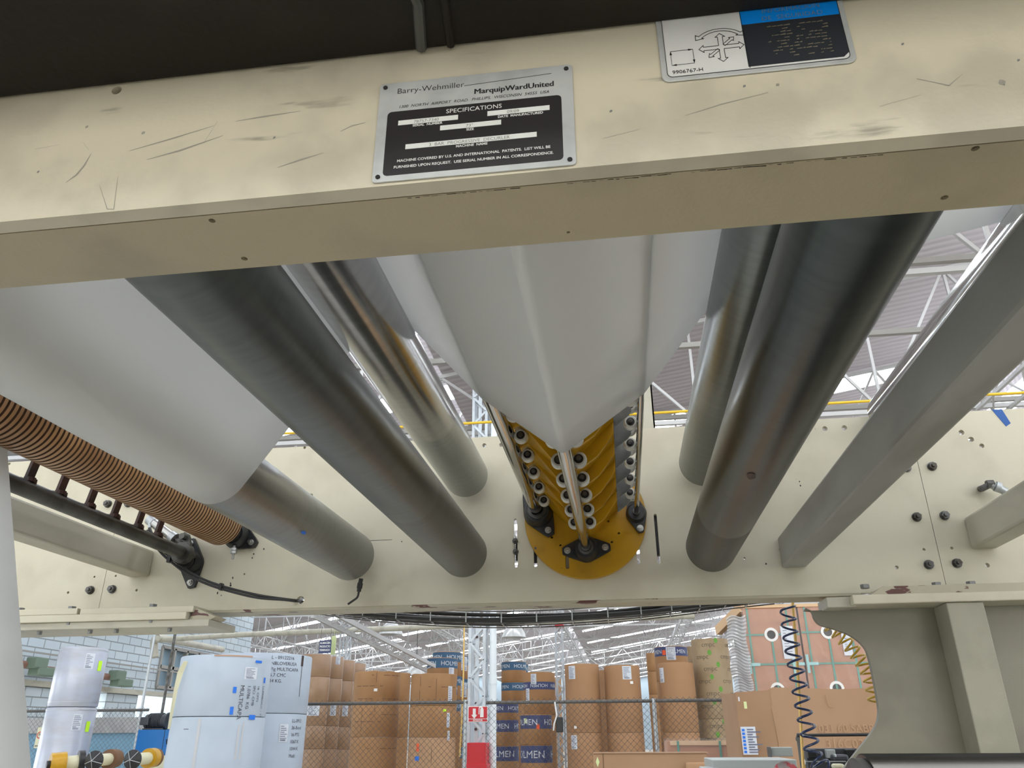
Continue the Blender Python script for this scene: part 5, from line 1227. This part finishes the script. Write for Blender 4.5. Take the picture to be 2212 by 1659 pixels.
# ------------------------------------------------------------------ right: crates, cardboard, cabinet
# plywood crates wrapped in film
Yp = 8.3
def XZ(p, Y=Yp): q = at(*p, 1, Y); return q.x, q.z
ptop = 1313
for (xl, xr_, lb, hx_, hxb, pap, nm) in ((1603, 1719, 0, (1666, 1371), (1680, 1490), (1684, 1353, 1721, 1423), 'left'), (1723, 1885, 1, (1788, 1365), (1808, 1487), (1815, 1364, 1843, 1416), 'right')):
    x0, zt_ = XZ((xl, ptop if not lb else 1316)); x1, _ = XZ((xr_, 1316)); zt_ = XZ((1660, 1313))[1]
    zm = 1.42
    for li, (za, zb) in enumerate(((zm, zt_), (0, zm-.01))):
        t = thing('plywood_crate', ((x0+x1)/2, Yp+.4, za), ('%s plywood crate with green straps, wrapped in clear film, upper' % nm) if li == 0 else ('%s plywood crate hidden at the bottom of the wrapped pair' % nm), 'crate')
        hs = []
        if li == 0:
            h1 = XZ(hx_); h2_ = XZ(hxb); hs = [circle(h1[0], h1[1], .040, 28), circle(h2_[0], h2_[1], .040, 28)]
        MB().prism([(x0, za), (x1, za), (x1, zb), (x0, zb)], Yp, Yp+.015, hs).build('front_panel', 'plywood', t, False)
        MB().box(x0, x1, Yp+.06, Yp+.9, za, zb).build('crate_body', 'kraft_print', t, False)
        MB().box(x0-.0, x0+.012, Yp+.015, Yp+.9, za, zb).build('side_panel', 'plywood', t, False)
        if li == 0:
            MB().box(x0-.02, x1, Yp-.012, Yp+.9, zb, zb+.03).build('top_batten', 'timber', t, False)
            for h_ in (h1, h2_):
                MB().ring((h_[0], Yp-.001, h_[1]), (0, -1, 0), .042, .066, .006, 32).build('core_ring', 'white', t)
                MB().cyl((h_[0], Yp+.03, h_[1]), (h_[0], Yp+.05, h_[1]), .045, 24).build('core_hole', 'hole_black', t)
            sx = [h1[0]] + ([XZ((1612, 1313))[0]+.0, XZ((1697, 1320))[0]] if not lb else [XZ((1737, 1320))[0], XZ((1836, 1370))[0]+.015])
            for k, s_ in enumerate(sx): MB().box(s_-.009, s_+.009, Yp-.006, Yp-.003, za, (zb if k else h1[1]-.06)).build('strap', 'strap_green', t, False)
            for zz in (h1[1], XZ((1666, 1435))[1]):
                MB().box(x0, x1 if zz < h1[1]-.05 else h1[0]-.07, Yp-.008, Yp-.005, zz-.008, zz+.008).build('strap', 'strap_green', t, False)
            if not lb: MB().box(h1[0]+.07, x1, Yp-.008, Yp-.005, h1[1]-.008, h1[1]+.008).build('strap', 'strap_green', t, False)
            a = XZ(pap[:2]); b = XZ(pap[2:]); mb = MB(); mb.box(a[0], b[0], Yp-.014, Yp-.011, b[1], a[1]); s_ = mb.build('paper_sheet', 'label_white', t, False)
            mb = MB(); rd = random.Random(4)
            for k in range(9):
                z_ = a[1]-(a[1]-b[1])*(.15+.08*k); mb.box(a[0]+.02, a[0]+.02+(b[0]-a[0]-.04)*rd.uniform(.3, 1), Yp-.0155, Yp-.014, z_, z_+.006)
            mb.build('print', 'label_print', s_, False)
            zc_ = XZ((1666, 1435))[1]
            for xx in ((x0+.06,) if lb else (x0+.05, x1-.05)):
                MB().box(xx-.055, xx+.055, Yp-.012, Yp-.009, zc_-.014, zc_+.014).box(xx-.055, xx-.030, Yp-.0125, Yp-.0095, zc_-.085, zc_+.085).build('corner_clip', 'clip_aqua', t, False)
# film wrap
x0, zt_ = XZ((1598, 1313)); x1 = XZ((1885, 1316))[0]
fw = thing('stretch_film', ((x0+x1)/2, Yp, 1.42), 'crinkled clear stretch film around the plywood crates', 'film')
mb = MB(); nx, nz = 40, 24; rd = random.Random(9)
for j in range(nz+1):
    for i in range(nx+1): mb.v.append((x0+(x1-x0)*i/nx, Yp-.045+.012*sin(i*.8+j*.5)+rd.uniform(-.006, .006), 1.42+(zt_-.02-1.42)*j/nz+rd.uniform(-.006, .006)))
mb.f = [(j*(nx+1)+i, j*(nx+1)+i+1, (j+1)*(nx+1)+i+1, (j+1)*(nx+1)+i) for j in range(nz) for i in range(nx)]; mb.mi = [0]*len(mb.f)
mb.build('front_film', 'film', fw)
# ripple bundle at the left corner
mb = MB(); N = 44; xl0, xl1 = XZ((1573, 1400))[0], x0+.03
for j in range(N*3+1):
    z = 1.40+(zt_-.08-1.40)*j/(N*3); b_ = .016*(j % 3 == 1)-.010*(j % 3 == 2)
    for i in range(9): mb.v.append((xl0+.03+(xl1-xl0-.03)*i/8+.01*sin(j*.21), Yp+.18-.22*(i/8)+b_-(.01*sin(i*1.3+j*.12)), z+.05*(i/8)*sin(j*.05)+.02*sin(i*.7)))
mb.f = [(j*9+i, j*9+i+1, (j+1)*9+i+1, (j+1)*9+i) for j in range(N*3) for i in range(8)]; mb.mi = [0]*len(mb.f)
mb.build('side_folds', 'film_folds', fw)
MB().bar((xl0-.02, Yp+.5, zt_-.16), (x0+.02, Yp+.02, zt_+.005), .06, .09).build('corner_board', 'timber', fw, False)
# big cardboard sleeve
Yb = 6.6
def X2(p): q = at(*p, 1, Yb); return q.x, q.z
xa, za = X2((1586, 1500)); xb, zb = X2((1664, 1495)); xc, zc2 = X2((1900, 1484)); zt2 = X2((1800, 1486))[1]
pts = [(xa, Yb+.12), (xa+.015, Yb+.05), (xb-.02, Yb), (xb, Yb-.01), (xb+.02, Yb), (xb+.5, Yb-.02), (xb+.9, Yb+.0), (xc-.05, Yb+.08), (xc+.02, Yb+.22), (xc, Yb+.9), (xa, Yb+.9)]
bxr = thing('cardboard_sleeve', ((xa+xc)/2, Yb, .6), 'big open brown cardboard sleeve below the plywood crates', 'cardboard box')
mb = MB(); n = len(pts); rows = [.6, 1.2, zt2-.02, zt2]
inn = [((p[0]-(xa+xc)/2)*.985+(xa+xc)/2, (p[1]-Yb-.45)*.985+Yb+.45) for p in pts]
for z in rows: mb.v += [(p[0], p[1], z+(.012*sin(i*2.1) if z == zt2 else 0)-(.03 if (z >= zt2-.02 and i < 2) else 0)) for i, p in enumerate(pts)]
for z in rows[::-1]: mb.v += [(p[0], p[1], z+(.012*sin(i*2.1) if z == zt2 else 0)-(.03 if (z >= zt2-.02 and i < 2) else 0)) for i, p in enumerate(inn)]
for j in range(7): mb.f += [(j*n+i, j*n+(i+1) % n, (j+1)*n+(i+1) % n, (j+1)*n+i) for i in range(n)]
mb.mi = [0]*len(mb.f); mb.build('sleeve_wall', 'cardboard', bxr, True)
def flatq(name, p0, p1, Y, m, parent, d=.0):
    a = at(*p0, 1, Y); b = at(*p1, 1, Y); return MB().box(min(a.x, b.x), max(a.x, b.x), Y-.003-d, Y-d, min(a.z, b.z), max(a.z, b.z)).build(name, m, parent, False)
sl = flatq('label_sheet', (1598, 1570), (1637, 1630), Yb+.0, 'label_white', bxr, .03)
a = at(1598, 1570, 1, Yb); b = at(1637, 1630, 1, Yb); mb = MB(); rd = random.Random(8)
for k in range(10):
    z_ = a.z-(a.z-b.z)*(.08+.09*k); mb.box(a.x+.045, a.x+.045+rd.uniform(.03, .10), Yb-.036, Yb-.033, z_-.008, z_)
mb.build('print', 'label_print', sl, False)
mb = MB()
for k in range(7): z_ = a.z-(a.z-b.z)*(.08+.13*k); mb.box(a.x+.008, a.x+.028, Yb-.036, Yb-.033, z_-.016, z_)
mb.build('blue_print', 'tape_blue', sl, False)
flatq('note', (1605, 1516), (1613, 1531), Yb, 'note_green', bxr, .03); flatq('small_label', (1593, 1506), (1597, 1515), Yb, 'label_white', bxr, .03)
MB().tube([(xb-.005, Yb-.014, zt2-.12), (xb+.012, Yb-.012, zt2-.4), (xb+.03, Yb-.01, zt2-.9)], .003, 6).build('fold_line', 'cardboard_edge', bxr)
mb = MB()
for s, px, sz in (('031 60 SABR', (1770, 1582), .075), ('316C0217730', (1785, 1616), .085)):
    q = at(*px, 1, Yb-.03); vs, fs = text2d(s, sz); mb.add([(q.x+p[0], Yb-.026, q.z+p[1]) for p in vs], fs)
mb.build('lettering', 'cardboard_edge', bxr, False)
q = at(1784, 1502, 1, Yb-.03); MB().tube([(q.x, Yb-.028, q.z), (q.x+.01, Yb-.028, q.z-.07), (q.x+.02, Yb-.03, q.z-.085), (q.x+.04, Yb-.028, q.z-.085)], .003, 6).build('cut_line', 'cardboard_edge', bxr, False)
# wrapped low crate in front of the leaf roll
Yq = 8.0; a = at(1440, 1601, 1, Yq); b = at(1571, 1601, 1, Yq)
lc2 = thing('plywood_crate', ((a.x+b.x)/2, Yq, .8), 'low film-wrapped plywood crate in front of the leaf-printed roll', 'crate')
MB().box(a.x, b.x, Yq, Yq+.6, .8, a.z).build('crate_body', 'plywood', lc2, False)
MB().box(a.x+.03, b.x, Yq-.012, Yq, a.z-.035, a.z+.003).build('top_batten', 'timber', lc2, False)
for xx in (a.x+.10, b.x-.07): MB().box(xx-.01, xx+.01, Yq-.018, Yq-.013, .8, a.z).build('strap', 'strap_green', lc2, False)
mb = MB(); rd = random.Random(12)
for j in range(9):
    for i in range(25): mb.v.append((a.x-.03+(b.x-a.x+.04)*i/24, Yq-.035+.01*sin(i*1.2+j)+rd.uniform(-.005, .005), 1.2+(a.z+.02-1.2)*j/8+.006*sin(i)))
mb.f = [(j*25+i, j*25+i+1, (j+1)*25+i+1, (j+1)*25+i) for j in range(8) for i in range(24)]; mb.mi = [0]*len(mb.f); mb.build('film_wrap', 'film', lc2)
# open carton, bottom centre
Yo = 5.6; a = at(1281, 1627, 1, Yo); b = at(1527, 1627, 1, Yo); zt3 = at(1300, 1628, 1, Yo).z
cb = thing('carton', ((a.x+b.x)/2, Yo, .9), 'closed brown carton at bottom centre right of the red box', 'cardboard box')
MB().box(a.x, b.x, Yo, Yo+.42, .9, zt3).build('carton_body', 'cardboard', cb, False, bevel=.006)
MB().box(a.x+.0, b.x+.01, Yo-.004, Yo+.20, zt3, zt3+.006).build('top_flap', 'cardboard', cb, False)
xx = at(1304, 1640, 1, Yo).x; MB().box(xx-.006, xx, Yo-.002, Yo, .9, zt3).build('corner_gap', 'kraft_print', cb, False)
q = at(1291, 1646, 1, Yo); MB().prism([(q.x-.012, q.z), (q.x, q.z+.03), (q.x+.012, q.z), (q.x, q.z-.03)], Yo-.003, Yo).build('sticker', 'note_green', cb, False)
x5 = at(1480, 1645, 1, Yo).x; MB().box(x5, x5+.19, Yo-.03, Yo-.002, .9, zt3-.05).build('front_flap', 'kraft_pale', cb, False, bevel=.01)
tag(MB().box(a.x-.1, b.x+.2, Yo-.05, Yo+.5, 0, .9).build('pallet_stack', 'timber', None, False), 'timber pallet stack under the brown carton, cut off by the photo', 'pallet')
tag(MB().box(-.2+at(1440, 1601, 1, 8).x, at(1571, 1601, 1, 8).x+.1, 7.95, 8.65, 0, .8).build('pallet_stack', 'timber', None, False), 'timber pallet stack under the low wrapped crate, cut off by the photo', 'pallet')
tag(MB().box(xa, xc, Yb, Yb+.9, 0, .6).build('pallet_stack', 'timber', None, False), 'timber pallet stack under the cardboard sleeve, cut off by the photo', 'pallet')
# grey control cabinet
Yg = 4.3; a = at(1538, 1641, 1, Yg); b = at(1720, 1641, 1, Yg); zg = at(1600, 1641, 1, Yg).z
gc = thing('control_cabinet', ((a.x+b.x)/2, Yg, 0), 'flat grey steel cabinet top at the bottom, left of the dark valve gear', 'cabinet')
MB().box(a.x, b.x, Yg, Yg+.45, .3, zg).build('cabinet_body', 'cabinet_grey', gc, False, bevel=.004)
MB().box(a.x-.05, a.x+.03, Yg-.02, Yg+.2, 1.0, zg-.035).build('side_box', 'cabinet_grey', gc, False, bevel=.004)
MB().box(a.x+.02, b.x-.02, Yg+.02, Yg+.43, 0, .3).build('plinth', 'dark_steel', gc, False)
# dark machinery behind the blue hose
Yv = 3.6
vb = thing('valve_gear', at(1790, 1640, 1, Yv), 'dark valve gear with grey bracket around the lower end of the blue hose', 'machinery')
def bx(name, p0, p1, Y, dy, m, bev=.003):
    a = at(*p0, 1, Y); b = at(*p1, 1, Y); return MB().box(min(a.x, b.x), max(a.x, b.x), Y, Y+dy, min(a.z, b.z), max(a.z, b.z)).build(name, m, vb, False, bevel=bev)
bx('grey_bracket', (1664, 1614), (1714, 1634), Yv+.25, .05, 'cabinet_grey'); bx('bracket_end', (1662, 1613), (1668, 1636), Yv+.22, .08, 'dark_steel')
bx('back_rail', (1740, 1617), (1865, 1700), Yv+.3, .1, 'motor_dark')
for x in (1744, 1785, 1828): bx('valve_block', (x, 1619), (x+22, 1638), Yv+.26, .05, 'black' if x != 1785 else 'cabinet_grey')
bx('valve_block', (1800, 1630), (1835, 1645), Yv+.2, .08, 'motor_dark', .008)
bx('clear_fitting', (1803, 1629), (1808, 1636), Yv+.18, .03, 'galv')
bx('chrome_rod', (1740, 1644), (1828, 1646), Yv+.16, .01, 'galv', 0)
bx('beige_knob', (1800, 1650), (1826, 1662), Yv+.1, .05, 'machine_cream', .008)
a = at(1727, 1600, 1, Yv); b = at(1729, 1670, 1, Yv)
MB().cyl((a.x, Yv, b.z), (a.x, Yv, a.z), .011, 14).cyl((a.x, Yv, a.z), (a.x, Yv, a.z+.012), .015, 6).build('regulator_body', 'bar_black', vb)
a2_ = at(1722, 1592, 1, Yv); MB().tube([(a.x-.004, Yv, a.z+.01), (a.x-.004, Yv, a2_.z+.006), (a.x+.03, Yv, a2_.z+.006)], .0085, 12).build('elbow', 'cast_black', vb)
bx('silver_tap', (1730, 1612), (1738, 1640), Yv-.02, .02, 'galv'); bx('white_clip', (1733, 1640), (1741, 1652), Yv-.03, .02, 'white'); bx('yellow_clip', (1734, 1652), (1742, 1670), Yv-.03, .02, 'yellow_pipe')
tag(MB().tube([at(1732, 1589, 1, Yv), at(1760, 1588, 1, Yv), at(1876, 1587, 1, Yv+.0), at(1960, 1587, 1, Yv)], .0062, 10).build('air_hose', 'rubber'), 'straight black hose running level from the valve elbow to the curved leg', 'hose')
q = at(1697, 1660, 1, 3.9); rc = thing('hand_wheel', (q.x, 3.9, q.z-.05), 'worn red rounded cover at the bottom edge beside the valve gear', 'cover')
mb = MB(); vs = []; fs = []; n = 24
for i in range(7):
    t_ = i/6*pi/2; vs += [(q.x+.055*cos(t_)*cos(2*pi*k/n), 3.9+.05*cos(t_)*sin(2*pi*k/n), q.z-.02+.05*sin(t_)) for k in range(n)]
for i in range(6): fs += [(i*n+k, i*n+(k+1) % n, (i+1)*n+(k+1) % n, (i+1)*n+k) for k in range(n)]
mb.add(vs, fs); mb.build('cover_shell', 'worn_red', rc)
tag(MB().box(q.x-.1, at(1900, 1659, 1, 3.9).x, 3.62, 4.1, 0, 1.38).build('machine_housing', 'motor_dark', None, False), 'dark machine housing below the valve gear, cut off at the bottom', 'machine')

# every repeat carries the name of its group
GR = {'paper roll': 'paper rolls stacked in the warehouse', 'roller': 'steel rollers between the side frames', 'bearing': 'black flange bearings', 'bar': 'bars of the decurler', 'beam': 'beams of the machine',
      'hose': 'air hoses', 'cable': 'black cables', 'column': 'white lattice columns', 'pole': 'slim poles on the left', 'lamp': 'bell-shaped hall lamps', 'crate': 'plywood crates', 'chuck': 'winding chucks at bottom left',
      'fence': 'chain-link fences', 'sign': 'warehouse signs', 'bracket': 'green door brackets', 'pallet': 'timber pallet stacks', 'plate': 'metal plates on the near beam', 'machine frame': 'side frames of the machine', 'pipe': 'pipes of the hall', 'cardboard box': 'cardboard boxes', 'cabinet': 'machine cabinets'}
tops = [o for o in S.objects if o.parent is None and 'category' in o]
for o in tops:
    if 'group' not in o and sum(q['category'] == o['category'] for q in tops) > 1 and o['category'] in GR: o['group'] = GR[o['category']]
